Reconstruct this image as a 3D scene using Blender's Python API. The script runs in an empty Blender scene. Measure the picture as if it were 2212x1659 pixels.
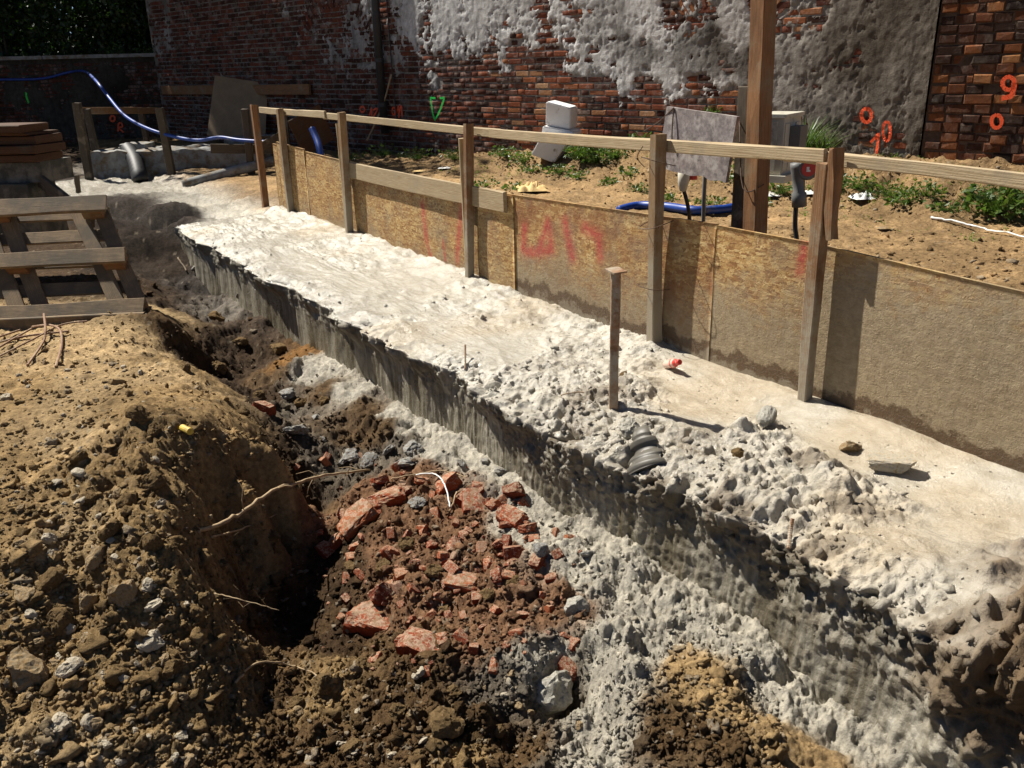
import bpy, bmesh, math, random
import numpy as np
from mathutils import Vector, Matrix

# ------------------------------------------------------------------ camera, world, sun, exposure
scn = bpy.context.scene
COL = scn.collection
rng = np.random.default_rng(11)
random.seed(5)
W, HH, FPX = 2212.0, 1659.0, 1850.0
CAMH = 1.3
_p, _r = math.radians(20.5), math.radians(1.5)
_F = np.array([0, math.cos(_p), -math.sin(_p)])
_R0 = np.array([1.0, 0, 0]); _U0 = np.cross(_R0, _F)
CR = math.cos(_r) * _R0 - math.sin(_r) * _U0
CU = math.sin(_r) * _R0 + math.cos(_r) * _U0
cam_d = bpy.data.cameras.new('camera'); cam = bpy.data.objects.new('camera', cam_d); COL.objects.link(cam)
cam_d.sensor_width = 36.0; cam_d.lens = 36.0 * FPX / W; cam_d.clip_start = 0.05; cam_d.clip_end = 400
cam.matrix_world = Matrix(((CR[0], CU[0], -_F[0], 0), (CR[1], CU[1], -_F[1], 0), (CR[2], CU[2], -_F[2], CAMH), (0, 0, 0, 1)))
scn.camera = cam
SUN_EL = math.radians(52); SUN_H = np.array([-0.83, 0.558]); SUN_H /= np.linalg.norm(SUN_H)
SUNV = np.array([SUN_H[0] * math.cos(SUN_EL), SUN_H[1] * math.cos(SUN_EL), math.sin(SUN_EL)])
world = bpy.data.worlds.new('World'); scn.world = world; world.use_nodes = True
wn = world.node_tree; wn.nodes.clear()
sky = wn.nodes.new('ShaderNodeTexSky'); sky.sky_type = 'NISHITA'; sky.sun_disc = False
sky.sun_elevation = SUN_EL; sky.sun_rotation = math.atan2(SUN_H[0], SUN_H[1]); sky.air_density = 0.45; sky.dust_density = 0.1
bg = wn.nodes.new('ShaderNodeBackground'); bg.inputs['Strength'].default_value = 0.05
wo = wn.nodes.new('ShaderNodeOutputWorld')
wn.links.new(sky.outputs[0], bg.inputs[0]); wn.links.new(bg.outputs[0], wo.inputs[0])
sl = bpy.data.lights.new('sun', 'SUN'); sl.energy = 5.0; sl.angle = math.radians(0.53); sl.color = (1.0, 0.95, 0.86)
sun = bpy.data.objects.new('sun', sl); COL.objects.link(sun)
sun.rotation_euler = Vector(SUNV).to_track_quat('Z', 'Y').to_euler(); sun.location = (-6, 4, 9)
scn.view_settings.view_transform = 'Standard'; scn.view_settings.look = 'None'
scn.view_settings.exposure = 0.85; scn.cycles.diffuse_bounces = 2; scn.view_settings.gamma = 1.0

# ------------------------------------------------------------------ image <-> world helpers
O3 = np.array([0, 0, CAMH])
def ray(x, y): return _F * FPX + CR * (x - W / 2) - CU * (y - HH / 2)
def atz(x, y, z):
    d = ray(x, y); return O3 + d * ((z - CAMH) / d[2])
def aty(x, y, Y):
    d = ray(x, y); return O3 + d * (Y / d[1])
def onplane(x, y, P, n):
    d = ray(x, y); n = np.asarray(n, float); return O3 + d * (((np.asarray(P, float) - O3) @ n) / (d @ n))
FP0 = np.array([.689, 3.934, 0]); ES = np.array([-.548, .837, 0]); ET = np.array([-.837, -.548, 0])
ES /= np.linalg.norm(ES); ET = np.array([-ES[1], ES[0], 0])          # s runs along the hoarding away from the camera, t towards the trench
def fst(s, t, z=0.0): return FP0 + ES * s + ET * t + np.array([0, 0, z])
def to_st(x, y): return (x - FP0[0]) * ES[0] + (y - FP0[1]) * ES[1], (x - FP0[0]) * ET[0] + (y - FP0[1]) * ET[1]
def fen(x, y, off=0.0):                                              # pixel onto the hoarding plane
    P = onplane(x, y, FP0 + ET * off, ET); s, _ = to_st(P[0], P[1]); return s, P[2]
WD = np.array([-.7095, .7047, 0]); WD /= np.linalg.norm(WD); WN = np.array([-WD[1], WD[0], 0])
_d = ray(2030, 118); WP0 = O3 + _d * (8.2 / _d[1]); WP0[2] = 0
def wuv(x, y):
    P = onplane(x, y, WP0, WN); return (P - WP0) @ WD, P[2]
def wpt(u, v, off=0.0): return WP0 + WD * u + WN * off + np.array([0, 0, v])

# ------------------------------------------------------------------ noise
_perm = np.random.default_rng(3).permutation(256).astype(np.int32); _perm = np.concatenate([_perm, _perm, _perm])
_g3 = np.random.default_rng(4).normal(size=(256, 3)).astype(np.float32); _g3 /= np.linalg.norm(_g3, axis=1, keepdims=True)
def pn(x, y, z=0.0, seed=0):
    x = np.asarray(x, np.float32) + seed * 17.3; y = np.asarray(y, np.float32) + seed * 5.7; z = np.asarray(z, np.float32) + np.zeros_like(x) + seed * 3.1
    xi = np.floor(x).astype(np.int32); yi = np.floor(y).astype(np.int32); zi = np.floor(z).astype(np.int32)
    fx = x - xi; fy = y - yi; fz = z - zi
    u = fx * fx * (3 - 2 * fx); v = fy * fy * (3 - 2 * fy); w = fz * fz * (3 - 2 * fz)
    xi &= 255; yi &= 255; zi &= 255
    out = np.zeros_like(x)
    for dx in (0, 1):
        a = _perm[xi + dx]; wx = u if dx else 1 - u
        for dy in (0, 1):
            b = _perm[a + yi + dy]; wy = v if dy else 1 - v
            for dz in (0, 1):
                g = _g3[_perm[b + zi + dz]]; wz = w if dz else 1 - w
                out += wx * wy * wz * (g[:, 0] * (fx - dx) + g[:, 1] * (fy - dy) + g[:, 2] * (fz - dz))
    return out * 1.6
def fbm(x, y, z=0.0, f=1.0, o=4, seed=0, gain=0.5, ridge=False):
    r = np.zeros(len(x), np.float32); a = 1.0
    for i in range(o):
        n = pn(np.asarray(x) * f, np.asarray(y) * f, np.asarray(z) * f, seed + i)
        r += a * ((1 - 2 * np.abs(n)) * .5 if ridge else n); a *= gain; f *= 2.03
    return r
def h01(i, j, s):
    n = (i.astype(np.int64) * 374761393 + j.astype(np.int64) * 668265263 + s * 1442695041) & 0xffffffff
    n = ((n ^ (n >> 13)) * 1274126177) & 0xffffffff
    return ((n ^ (n >> 16)) & 0xffff).astype(np.float32) / 65535.0
def clods(x, y, cell, seed=0, rmin=.25, rmax=.62, prob=.85):
    """rounded lumps lying in random cells: height and a random id per lump"""
    x = np.asarray(x) / cell; y = np.asarray(y) / cell
    xi = np.floor(x).astype(np.int32); yi = np.floor(y).astype(np.int32)
    best = np.zeros(len(x), np.float32); idn = np.zeros(len(x), np.float32)
    for dx in (-1, 0, 1):
        for dy in (-1, 0, 1):
            i = xi + dx; j = yi + dy
            cx = i + h01(i, j, seed + 1); cy = j + h01(i, j, seed + 2)
            r = rmin + (rmax - rmin) * h01(i, j, seed + 3) ** 2
            an = h01(i, j, seed + 5) * 3.14; el = .65 + .7 * h01(i, j, seed + 6)
            ax = (x - cx) * np.cos(an) + (y - cy) * np.sin(an); ay = -(x - cx) * np.sin(an) + (y - cy) * np.cos(an)
            ax = np.abs(ax * el + .25 * ay); ay = np.abs(ay / el)
            d = .62 * np.maximum(ax, ay) + .38 * (ax + ay) * .8
            tl = 1 + .9 * ((x - cx) * (h01(i, j, seed + 8) - .5) + (y - cy) * (h01(i, j, seed + 9) - .5))
            h = np.minimum(np.maximum(0, (r - d) * 1.9), r * .78 * tl) * (h01(i, j, seed + 4) < prob)
            m = h > best; best[m] = h[m]; idn[m] = h01(i, j, seed + 7)[m]
    return best * cell, idn
def sstep(a, b, x):
    t = np.clip((x - a) / (b - a), 0, 1); return t * t * (3 - 2 * t)

# ------------------------------------------------------------------ scene-graph helpers
def tag(o, label=None, cat=None, group=None, kind=None):
    if label: o['label'] = label
    if cat: o['category'] = cat
    if group: o['group'] = group
    if kind: o['kind'] = kind
    return o
def empty(name, loc, label, cat, group=None):
    o = bpy.data.objects.new(name, None); COL.objects.link(o); o.location = loc; o.empty_display_size = .1
    bpy.context.view_layer.update() if False else None
    return tag(o, label, cat, group)
def put(o, parent=None, M=None):
    COL.objects.link(o)
    if M is None: M = Matrix.Identity(4)
    if parent is not None:
        o.parent = parent
        pw = parent.get('_w'); 
        P = Matrix.Translation(parent.location)
        if parent.parent is not None: P = WMAT[parent.name]
        o.matrix_basis = P.inverted() @ M
    else:
        o.matrix_basis = M
    WMAT[o.name] = M
    return o
WMAT = {}
def mesh_np(name, V, Fq, mat, smooth=False, cols=None, mats=None):
    me = bpy.data.meshes.new(name); V = np.asarray(V, np.float32)
    nf, k = Fq.shape
    me.vertices.add(len(V)); me.vertices.foreach_set('co', V.ravel())
    me.loops.add(nf * k); me.loops.foreach_set('vertex_index', Fq.astype(np.int32).ravel())
    me.polygons.add(nf); me.polygons.foreach_set('loop_start', np.arange(0, nf * k, k, dtype=np.int32))
    me.polygons.foreach_set('loop_total', np.full(nf, k, np.int32))
    if smooth: me.polygons.foreach_set('use_smooth', np.ones(nf, bool))
    me.update(calc_edges=True)
    for nm, A in (cols or {}).items():
        A = np.asarray(A, np.float32)
        if A.ndim == 2:
            at = me.attributes.new(nm, 'FLOAT_COLOR', 'POINT')
            at.data.foreach_set('color', np.concatenate([A, np.ones((len(A), 1), np.float32)], 1).ravel())
        else:
            at = me.attributes.new(nm, 'FLOAT', 'POINT'); at.data.foreach_set('value', A)
    if mat: me.materials.append(mat)
    return me
def grid_faces(n, m, wrap=False):
    i = np.arange(n - 1)[:, None]; j = np.arange(m if wrap else m - 1)[None, :]; j2 = (j + 1) % m
    return np.stack([i * m + j, i * m + j2, (i + 1) * m + j2, (i + 1) * m + j], -1).reshape(-1, 4)
class MB:
    def __init__(s): s.v = []; s.f = []
    def add(s, V, F):
        b = len(s.v); s.v += [tuple(map(float, p)) for p in V]; s.f += [tuple(b + i for i in q) for q in F]; return s
    def box(s, lo, hi, M=None):
        (a, b, c), (d, e, f) = lo, hi
        V = [(a, b, c), (d, b, c), (d, e, c), (a, e, c), (a, b, f), (d, b, f), (d, e, f), (a, e, f)]
        if M is not None: V = [M @ Vector(p) for p in V]
        return s.add(V, [(0, 3, 2, 1), (4, 5, 6, 7), (0, 1, 5, 4), (1, 2, 6, 5), (2, 3, 7, 6), (3, 0, 4, 7)])
    def tube(s, pts, rad, n=8, caps=True):
        P = [np.asarray(p, float) for p in pts]; R = rad if hasattr(rad, '__len__') else [rad] * len(P)
        V = []; prev = None
        for i, p in enumerate(P):
            d = P[min(i + 1, len(P) - 1)] - P[max(i - 1, 0)]; d /= np.linalg.norm(d) + 1e-9
            a = np.cross(d, [0, 0, 1.0]) if prev is None else prev - d * (prev @ d)
            if np.linalg.norm(a) < 1e-4: a = np.cross(d, [1.0, 0, 0])
            a /= np.linalg.norm(a); prev = a; b = np.cross(d, a)
            for k in range(n):
                t = 2 * math.pi * k / n; V.append(p + R[i] * (math.cos(t) * a + math.sin(t) * b))
        F = [(i * n + k, i * n + (k + 1) % n, (i + 1) * n + (k + 1) % n, (i + 1) * n + k) for i in range(len(P) - 1) for k in range(n)]
        if caps: F += [tuple(range(n - 1, -1, -1)), tuple((len(P) - 1) * n + k for k in range(n))]
        return s.add(V, F)
    def lathe(s, prof, n=16, M=None):
        V = []
        for r, z in prof:
            for k in range(n):
                t = 2 * math.pi * k / n; p = Vector((r * math.cos(t), r * math.sin(t), z)); V.append(M @ p if M is not None else p)
        m = len(prof)
        F = [(i * n + k, i * n + (k + 1) % n, (i + 1) * n + (k + 1) % n, (i + 1) * n + k) for i in range(m - 1) for k in range(n)]
        F += [tuple(range(n - 1, -1, -1)), tuple((m - 1) * n + k for k in range(n))]
        return s.add(V, F)
    def mesh(s, name, mat, smooth=False):
        me = bpy.data.meshes.new(name); me.from_pydata(s.v, [], s.f); me.update()
        if smooth: me.polygons.foreach_set('use_smooth', np.ones(len(me.polygons), bool))
        me.materials.append(mat); return me
    def build(s, name, mat, parent=None, M=None, smooth=False):
        return put(bpy.data.objects.new(name, s.mesh(name, mat, smooth)), parent, M)
def frame(A, X, Z):
    X = Vector(X).normalized(); Z = Vector(Z); Y = Z.cross(X).normalized(); Z = X.cross(Y).normalized()
    return Matrix(((X.x, Y.x, Z.x, A[0]), (X.y, Y.y, Z.y, A[1]), (X.z, Y.z, Z.z, A[2]), (0, 0, 0, 1)))
def smoothpath(pts, n=8):
    P = [np.asarray(p, float) for p in pts]; out = []
    for i in range(len(P) - 1):
        p0, p1, p2, p3 = P[max(i - 1, 0)], P[i], P[i + 1], P[min(i + 2, len(P) - 1)]
        for k in range(n):
            t = k / n; out.append(.5 * ((2 * p1) + (-p0 + p2) * t + (2 * p0 - 5 * p1 + 4 * p2 - p3) * t * t + (-p0 + 3 * p1 - 3 * p2 + p3) * t ** 3))
    return out + [P[-1]]

# ------------------------------------------------------------------ materials
class NT:
    def __init__(s, name, disp=None):
        s.m = bpy.data.materials.new(name); s.m.use_nodes = True; s.t = s.m.node_tree; s.t.nodes.clear()
        s.out = s.n('OutputMaterial'); s.b = s.n('BsdfPrincipled'); s.l(s.b.outputs[0], s.out.inputs[0])
        s.tc = s.n('TexCoord')
    def n(s, t, **k):
        q = s.t.nodes.new('ShaderNode' + t)
        for a, b in k.items(): setattr(q, a, b)
        return q
    def l(s, a, b): s.t.links.new(a, b)
    def mapped(s, scale=(1, 1, 1), src='Object', rnd=False, rot=(0, 0, 0)):
        mp = s.n('Mapping'); mp.inputs['Scale'].default_value = scale; mp.inputs['Rotation'].default_value = rot
        s.l(s.tc.outputs[src], mp.inputs['Vector'])
        if rnd:
            oi = s.n('ObjectInfo'); mu = s.n('Math', operation='MULTIPLY'); mu.inputs[1].default_value = 40; s.l(oi.outputs['Random'], mu.inputs[0]); s.l(mu.outputs[0], mp.inputs['Location'])
        return mp.outputs[0]
    def noise(s, vec, scale, detail=6, rough=.6, dist=0.0):
        q = s.n('TexNoise'); q.inputs['Scale'].default_value = scale; q.inputs['Detail'].default_value = detail; q.inputs['Roughness'].default_value = rough; q.inputs['Distortion'].default_value = dist
        s.l(vec, q.inputs['Vector']); return q.outputs['Fac']
    def voro(s, vec, scale, feature='F1', out='Distance'):
        q = s.n('TexVoronoi', feature=feature); q.inputs['Scale'].default_value = scale; s.l(vec, q.inputs['Vector']); return q.outputs[out]
    def ramp(s, fac, stops):
        q = s.n('ValToRGB'); e = q.color_ramp.elements
        while len(e) < len(stops): e.new(0.5)
        for el, (p, c) in zip(e, stops): el.position = p; el.color = (*c, 1) if len(c) == 3 else c
        s.l(fac, q.inputs[0]); return q.outputs[0]
    def val(s, fac, a, b, lo=0.0, hi=1.0):
        q = s.n('MapRange'); q.inputs['From Min'].default_value = a; q.inputs['From Max'].default_value = b; q.inputs['To Min'].default_value = lo; q.inputs['To Max'].default_value = hi
        s.l(fac, q.inputs['Value']); return q.outputs[0]
    def mix(s, fac, a, b, mode='MIX'):
        q = s.n('Mix', data_type='RGBA', blend_type=mode)
        for sock, x in ((q.inputs[0], fac), (q.inputs[6], a), (q.inputs[7], b)):
            if isinstance(x, bpy.types.NodeSocket): s.l(x, sock)
            else: sock.default_value = x if isinstance(x, (int, float)) else (*x, 1)
        return q.outputs[2]
    def math(s, op, a, b=0.0):
        q = s.n('Math', operation=op)
        for i, x in enumerate((a, b)):
            if isinstance(x, bpy.types.NodeSocket): s.l(x, q.inputs[i])
            else: q.inputs[i].default_value = x
        return q.outputs[0]
    def attr(s, name, kind='GEOMETRY', out='Color'):
        q = s.n('Attribute', attribute_name=name, attribute_type=kind); return q.outputs[out]
    def rnd(s): return s.n('ObjectInfo').outputs['Random']
    def bump(s, h, strength=.4, dist=.01, prev=None):
        q = s.n('Bump'); q.inputs['Strength'].default_value = strength; q.inputs['Distance'].default_value = dist; s.l(h, q.inputs['Height'])
        if prev is not None: s.l(prev, q.inputs['Normal'])
        return q.outputs[0]
    def done(s, color=None, rough=None, normal=None, metal=0.0, spec=None):
        for key, x in (('Base Color', color), ('Roughness', rough), ('Normal', normal)):
            if x is None: continue
            if isinstance(x, bpy.types.NodeSocket): s.l(x, s.b.inputs[key])
            else: s.b.inputs[key].default_value = x if isinstance(x, (int, float)) else (*x, 1)
        s.b.inputs['Metallic'].default_value = metal
        if spec is not None: s.b.inputs['Specular IOR Level'].default_value = spec
        return s.m

def m_soil(name='soil_mix'):
    q = NT(name); v = q.mapped()
    c = q.attr('Col'); n1 = q.noise(v, 35, 8, .7); n2 = q.noise(v, 6, 5, .6)
    c = q.mix(q.val(n1, .36, .66), q.mix(1.0, c, (.62, .6, .58), 'MULTIPLY'), q.mix(1.0, c, (1.4, 1.36, 1.3), 'MULTIPLY'))
    c = q.mix(q.val(n2, .45, .7, 0, .55), c, q.mix(1.0, c, (.55, .52, .5), 'MULTIPLY'))
    sp = q.val(q.voro(v, 130), .02, .10, 1, 0); sp2 = q.val(q.noise(v, 9, 2, .5), .5, .62)
    c = q.mix(q.math('MULTIPLY', sp, q.math('MULTIPLY', sp2, .55)), c, (.42, .38, .32))
    wet = q.attr('wet', out='Fac')
    rg = q.val(q.math('ADD', wet, q.val(n1, .3, .7, -.14, .14)), 0, 1, .95, .14)
    nb = q.bump(q.noise(v, 190, 5, .75), .9, .007); nb = q.bump(q.noise(v, 60, 6, .7), .8, .014, nb)
    q.b.inputs['Specular IOR Level'].default_value = .35
    sp_ = q.val(wet, 0, 1, .12, .5); q.l(sp_, q.b.inputs['Specular IOR Level'])
    return q.done(c, rg, nb)
def m_slurry():
    q = NT('wet_concrete_slurry'); v = q.mapped(); c = q.attr('Col')
    n1 = q.noise(v, 14, 8, .65, .6); n2 = q.noise(v, 70, 6, .65)
    c = q.mix(q.val(n1, .4, .68, 0, .75), c, q.mix(1.0, c, (.72, .69, .62), 'MULTIPLY'))
    c = q.mix(q.val(n2, .5, .75, 0, .6), c, q.mix(1.0, c, (1.25, 1.24, 1.22), 'MULTIPLY'))
    wet = q.attr('wet', out='Fac')
    rg = q.val(q.math('ADD', wet, q.val(n2, .3, .7, -.2, .2)), 0, 1, .75, .12)
    st = q.noise(q.mapped((60, 60, 7)), 1.0, 5, .65)
    face = q.attr('face', out='Fac')
    h = q.mix(face, n2, st)
    pit = q.val(q.voro(v, 26), .05, .16, 1, 0); pit = q.math('MULTIPLY', pit, q.val(q.noise(v, 5, 3, .6), .46, .56))
    c = q.mix(q.math('MULTIPLY', pit, .75), c, (.07, .055, .035))
    dirt = q.val(q.noise(v, 24, 7, .75), .59, .66, 0, .7); c = q.mix(q.math('MULTIPLY', dirt, q.val(wet, .25, .75, 1, .15)), c, (.13, .10, .06))
    nb = q.bump(h, .55, .011); nb = q.bump(q.noise(v, 130, 6, .7), .7, .006, nb); nb = q.bump(q.math('SUBTRACT', 1.0, pit), .8, .01, nb)
    c = q.mix(q.math('MULTIPLY', face, q.val(st, .42, .62, 0, .7)), c, q.mix(1.0, c, (.5, .47, .40), 'MULTIPLY'))
    return q.done(c, rg, nb, spec=.5)
def m_wood(name, cA, cB, rough=.75, mud=0.0, mudc=(.27, .22, .15), spec=.25, grain=1.0, splash=0.0):
    q = NT(name); v = q.mapped((3, 26, 26), rnd=True); g = q.noise(v, 2.2, 7, .65, 1.2)
    w = q.n('TexWave', wave_type='BANDS', bands_direction='Z'); w.inputs['Scale'].default_value = 4.0; w.inputs['Distortion'].default_value = 7; w.inputs['Detail'].default_value = 3; w.inputs['Detail Scale'].default_value = 1.2
    q.l(q.mapped((.5, 5, 9), rnd=True), w.inputs['Vector'])
    f = q.math('ADD', q.math('MULTIPLY', g, .82), q.math('MULTIPLY', w.outputs['Fac'], .18))
    c = q.ramp(f, [(.28, cB), (.52, tuple((a + b) / 2 for a, b in zip(cA, cB))), (.78, cA)])
    pv = q.mapped((1, 1, 1), rnd=True)
    c = q.mix(q.val(q.rnd(), 0, 1, 0, .45), c, q.mix(1.0, c, (.62, .60, .58), 'MULTIPLY'))
    d = q.noise(pv, 4.5, 6, .7)
    if mud: c = q.mix(q.val(d, .62 - mud * .35, .80 - mud * .35), c, mudc)
    if splash:
        sx = q.n('SeparateXYZ'); q.l(q.tc.outputs['Object'], sx.inputs[0]); e = q.math('ADD', sx.outputs[0], q.math('MULTIPLY', q.math('SUBTRACT', q.noise(pv, 14, 7, .75), .5), 1.5)); c = q.mix(q.val(e, splash - .12, splash + .25, .85, 0), c, (.31, .27, .20))
        c = q.mix(q.val(q.voro(pv, 55), .04, .10, .8, 0), c, (.36, .32, .25))
    k = q.val(q.voro(q.mapped((1.2, 7, 7), rnd=True), 1.6), .03, .1, 1, 0)
    c = q.mix(q.math('MULTIPLY', k, .7), c, (.08, .045, .02))
    nb = q.bump(f, .35 * grain, .004); nb = q.bump(q.noise(pv, 140, 3, .6), .25, .003, nb)
    return q.done(c, rough, nb, spec=spec)
def m_osb():
    q = NT('osb_strands'); cols = []; hs = []
    rn = q.rnd()
    for i, (rot, sc) in enumerate((((0, .35, 0), (16, 1, 85)), ((0, -.6, 0), (20, 1, 95)), ((0, 1.1, 0), (18, 1, 80)))):
        vo = q.n('TexVoronoi'); vo.inputs['Scale'].default_value = 1.0; vo.inputs['Randomness'].default_value = 1
        q.l(q.mapped(sc, rnd=True, rot=rot), vo.inputs['Vector']); cols.append(vo.outputs['Color']); hs.append(vo.outputs['Distance'])
    sel = q.noise(q.mapped((9, 1, 9), rnd=True), 3, 3, .6)
    a = q.mix(q.val(sel, .47, .49), cols[0], cols[1]); a = q.mix(q.val(q.noise(q.mapped((7, 1, 7), rnd=True), 5, 2, .5), .52, .54), a, cols[2])
    bw = q.n('SeparateColor'); q.l(a, bw.inputs[0])
    c = q.ramp(bw.outputs[0], [(.0, (.22, .105, .034)), (.35, (.37, .21, .072)), (.7, (.48, .31, .115)), (1, (.60, .44, .20))])
    # rusty-orange stains and the dried mud that coats the lower part
    pz = q.mapped(rnd=True); n1 = q.noise(pz, 5, 7, .7); n2 = q.noise(pz, 28, 6, .7)
    st_ = q.attr('stain', 'OBJECT', 'Fac'); c = q.mix(q.math('MULTIPLY', q.val(n1, .40, .62), st_), c, (.21, .088, .032))
    c = q.mix(q.val(q.noise(pz, 3, 8, .75), .46, .66, 0, .65), c, (.20, .165, .11))
    sx = q.n('SeparateXYZ'); q.l(q.tc.outputs['Object'], sx.inputs[0])
    lvl = q.attr('mud', 'OBJECT', 'Fac')
    zz = q.math('ADD', sx.outputs[2], q.math('MULTIPLY', q.math('SUBTRACT', n1, .5), .55)); zz = q.math('ADD', zz, q.math('MULTIPLY', q.math('SUBTRACT', n2, .5), .35))
    mk = q.val(q.math('SUBTRACT', zz, lvl), -.10, .14, 1, 0)
    mud = q.mix(q.val(n2, .35, .65), (.30, .24, .155), (.20, .155, .095))
    c = q.mix(q.math('MULTIPLY', mk, .88), c, mud)
    wl = q.attr('wetline', 'OBJECT', 'Fac')
    z2 = q.math('ADD', sx.outputs[2], q.math('MULTIPLY', q.math('SUBTRACT', n1, .5), .30))
    z2 = q.math('ADD', z2, q.math('MULTIPLY', q.math('SUBTRACT', n2, .5), .08)); wk = q.val(q.math('SUBTRACT', z2, wl), -.006, .012, 1, 0)
    c = q.mix(q.math('MULTIPLY', wk, .8), c, (.065, .032, .014))
    w3 = q.val(q.math('SUBTRACT', z2, q.math('SUBTRACT', wl, .055)), -.01, .01, 1, 0)
    c = q.mix(q.math('MULTIPLY', w3, .75), c, (.24, .20, .14))
    sp = q.val(q.voro(pz, 70), .03, .12, 1, 0); c = q.mix(q.math('MULTIPLY', sp, q.val(n1, .5, .6, 0, .7)), c, (.06, .045, .03))
    r = q.attr('spray'); 
    rs = q.n('SeparateColor'); q.l(r, rs.inputs[0])
    c = q.mix(q.math('MULTIPLY', rs.outputs[0], q.val(n2, .25, .6, .25, .8)), c, (.40, .035, .04))
    hb = q.math('ADD', q.math('MULTIPLY', bw.outputs[1], .5), n2)
    nb = q.bump(hb, .6, .006); nb = q.bump(q.noise(pz, 120, 4, .7), .5, .004, nb)
    return q.done(c, q.val(wk, 0, 1, .72, .4), nb, spec=.3)
def m_simple(name, c, rough=.6, var=.25, scale=12, bump=.2, metal=0.0, spec=.5, dirt=None, dirtamt=.5, dscale=6):
    q = NT(name); v = q.mapped(rnd=True); n = q.noise(v, scale, 6, .65)
    cc = q.ramp(n, [(.3, tuple(x * (1 - var) for x in c)), (.7, tuple(min(1, x * (1 + var)) for x in c))])
    if dirt: cc = q.mix(q.val(q.noise(v, dscale, 7, .7), .62 - dirtamt * .3, .72 - dirtamt * .2), cc, dirt)
    nb = q.bump(n, bump, .004); nb = q.bump(q.noise(v, scale * 9, 4, .6), bump, .003, nb)
    return q.done(cc, rough, nb, metal, spec)
def m_brick(name, src, dusty=.35, stops=None):
    q = NT(name); v = q.mapped(rnd=(src == 'obj')); r = q.rnd() if src == 'obj' else q.attr('rnd', out='Fac')
    c = q.ramp(r, stops or [(0, (.05, .026, .02)), (.25, (.115, .045, .03)), (.52, (.20, .065, .038)), (.72, (.28, .095, .045)), (.9, (.36, .16, .075)), (1, (.45, .27, .15))])
    n = q.noise(v, 26, 7, .7); n2 = q.noise(v, 7, 6, .7)
    c = q.mix(q.val(n, .3, .75), q.mix(1.0, c, (.6, .58, .56), 'MULTIPLY'), c)
    c = q.mix(q.math('MULTIPLY', q.val(n2, .5, .66), dusty), c, (.40, .36, .31))
    c = q.mix(q.val(q.noise(v, 3, 4, .6), .55, .75, 0, .6), c, (.05, .04, .033))
    nb = q.bump(n, .6, .012); nb = q.bump(q.noise(v, 120, 4, .7), .5, .005, nb)
    return q.done(c, .97, nb, spec=.06)
def m_rubble():
    q = NT('rubble_brick'); v = q.mapped(rnd=True); r = q.rnd()
    c = q.ramp(r, [(0, (.17, .042, .022)), (.35, (.33, .068, .028)), (.7, (.43, .105, .038)), (.9, (.46, .16, .07)), (1, (.42, .24, .17))])
    n = q.noise(v, 9, 7, .7); n2 = q.noise(v, 3.5, 6, .7)
    c = q.mix(q.val(n, .35, .7), q.mix(1.0, c, (.65, .6, .55), 'MULTIPLY'), c)
    g = q.n('NewGeometry'); sx = q.n('SeparateXYZ'); q.l(g.outputs['Normal'], sx.inputs[0])
    up = q.val(sx.outputs[2], -.2, .9, -.07, .075)
    c = q.mix(q.val(q.math('ADD', q.math('ADD', q.math('MULTIPLY', n2, .6), q.math('MULTIPLY', n, .4)), up), .53, .60, 0, .9), c, (.43, .31, .22))
    c = q.mix(q.val(q.math('ADD', q.noise(v, 4, 8, .8), up), .56, .63, 0, .8), c, (.24, .16, .09))
    nb = q.bump(n, .5, .01); nb = q.bump(q.noise(v, 60, 4, .7), .5, .006, nb)
    return q.done(c, .92, nb, spec=.15)
def m_wallcoat():
    q = NT('wall_render'); v = q.mapped(); c = q.attr('Col'); n = q.noise(v, 11, 9, .72, .4); n2 = q.noise(v, 2.2, 6, .7, .5)
    c = q.mix(q.val(n, .38, .60), q.mix(1.0, c, (.62, .61, .6), 'MULTIPLY'), c)
    dr = q.noise(q.mapped((7, 7, .8)), 1.8, 8, .75)
    c = q.mix(q.val(dr, .50, .66, 0, .75), c, q.mix(1.0, c, (.42, .42, .42), 'MULTIPLY'))
    c = q.mix(q.val(n2, .58, .74, 0, .6), c, q.mix(1.0, c, (.55, .5, .45), 'MULTIPLY'))
    nb = q.bump(n, .7, .012); nb = q.bump(q.noise(v, 60, 6, .75), .8, .010, nb)
    return q.done(c, .95, nb, spec=.12)
def m_leaf(name, c, c2):
    q = NT(name); v = q.mapped(); n = q.noise(v, 3, 3, .6); cc = q.mix(q.val(q.noise(v, 17, 2, .5), .35, .65), c, c2)
    q.done(cc, .45, spec=.4)
    tr = q.n('BsdfTranslucent'); q.l(q.mix(1.0, cc, (1.3, 1.5, .7), 'MULTIPLY'), tr.inputs[0]); mx = q.n('MixShader'); mx.inputs[0].default_value = .35
    q.l(q.b.outputs[0], mx.inputs[1]); q.l(tr.outputs[0], mx.inputs[2]); q.l(mx.outputs[0], q.out.inputs[0]); return q.m
def m_paint(name, c):
    q = NT(name); v = q.mapped(); n = q.noise(v, 40, 5, .7)
    q.done(q.mix(q.val(n, .35, .7), tuple(x * .75 for x in c), c), .6, q.bump(n, .3, .004))
    tp = q.n('BsdfTransparent'); mx = q.n('MixShader'); q.l(q.val(q.noise(v, 70, 6, .75), .36, .46), mx.inputs[0]); q.l(tp.outputs[0], mx.inputs[1]); q.l(q.b.outputs[0], mx.inputs[2]); q.l(mx.outputs[0], q.out.inputs[0]); return q.m

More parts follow.
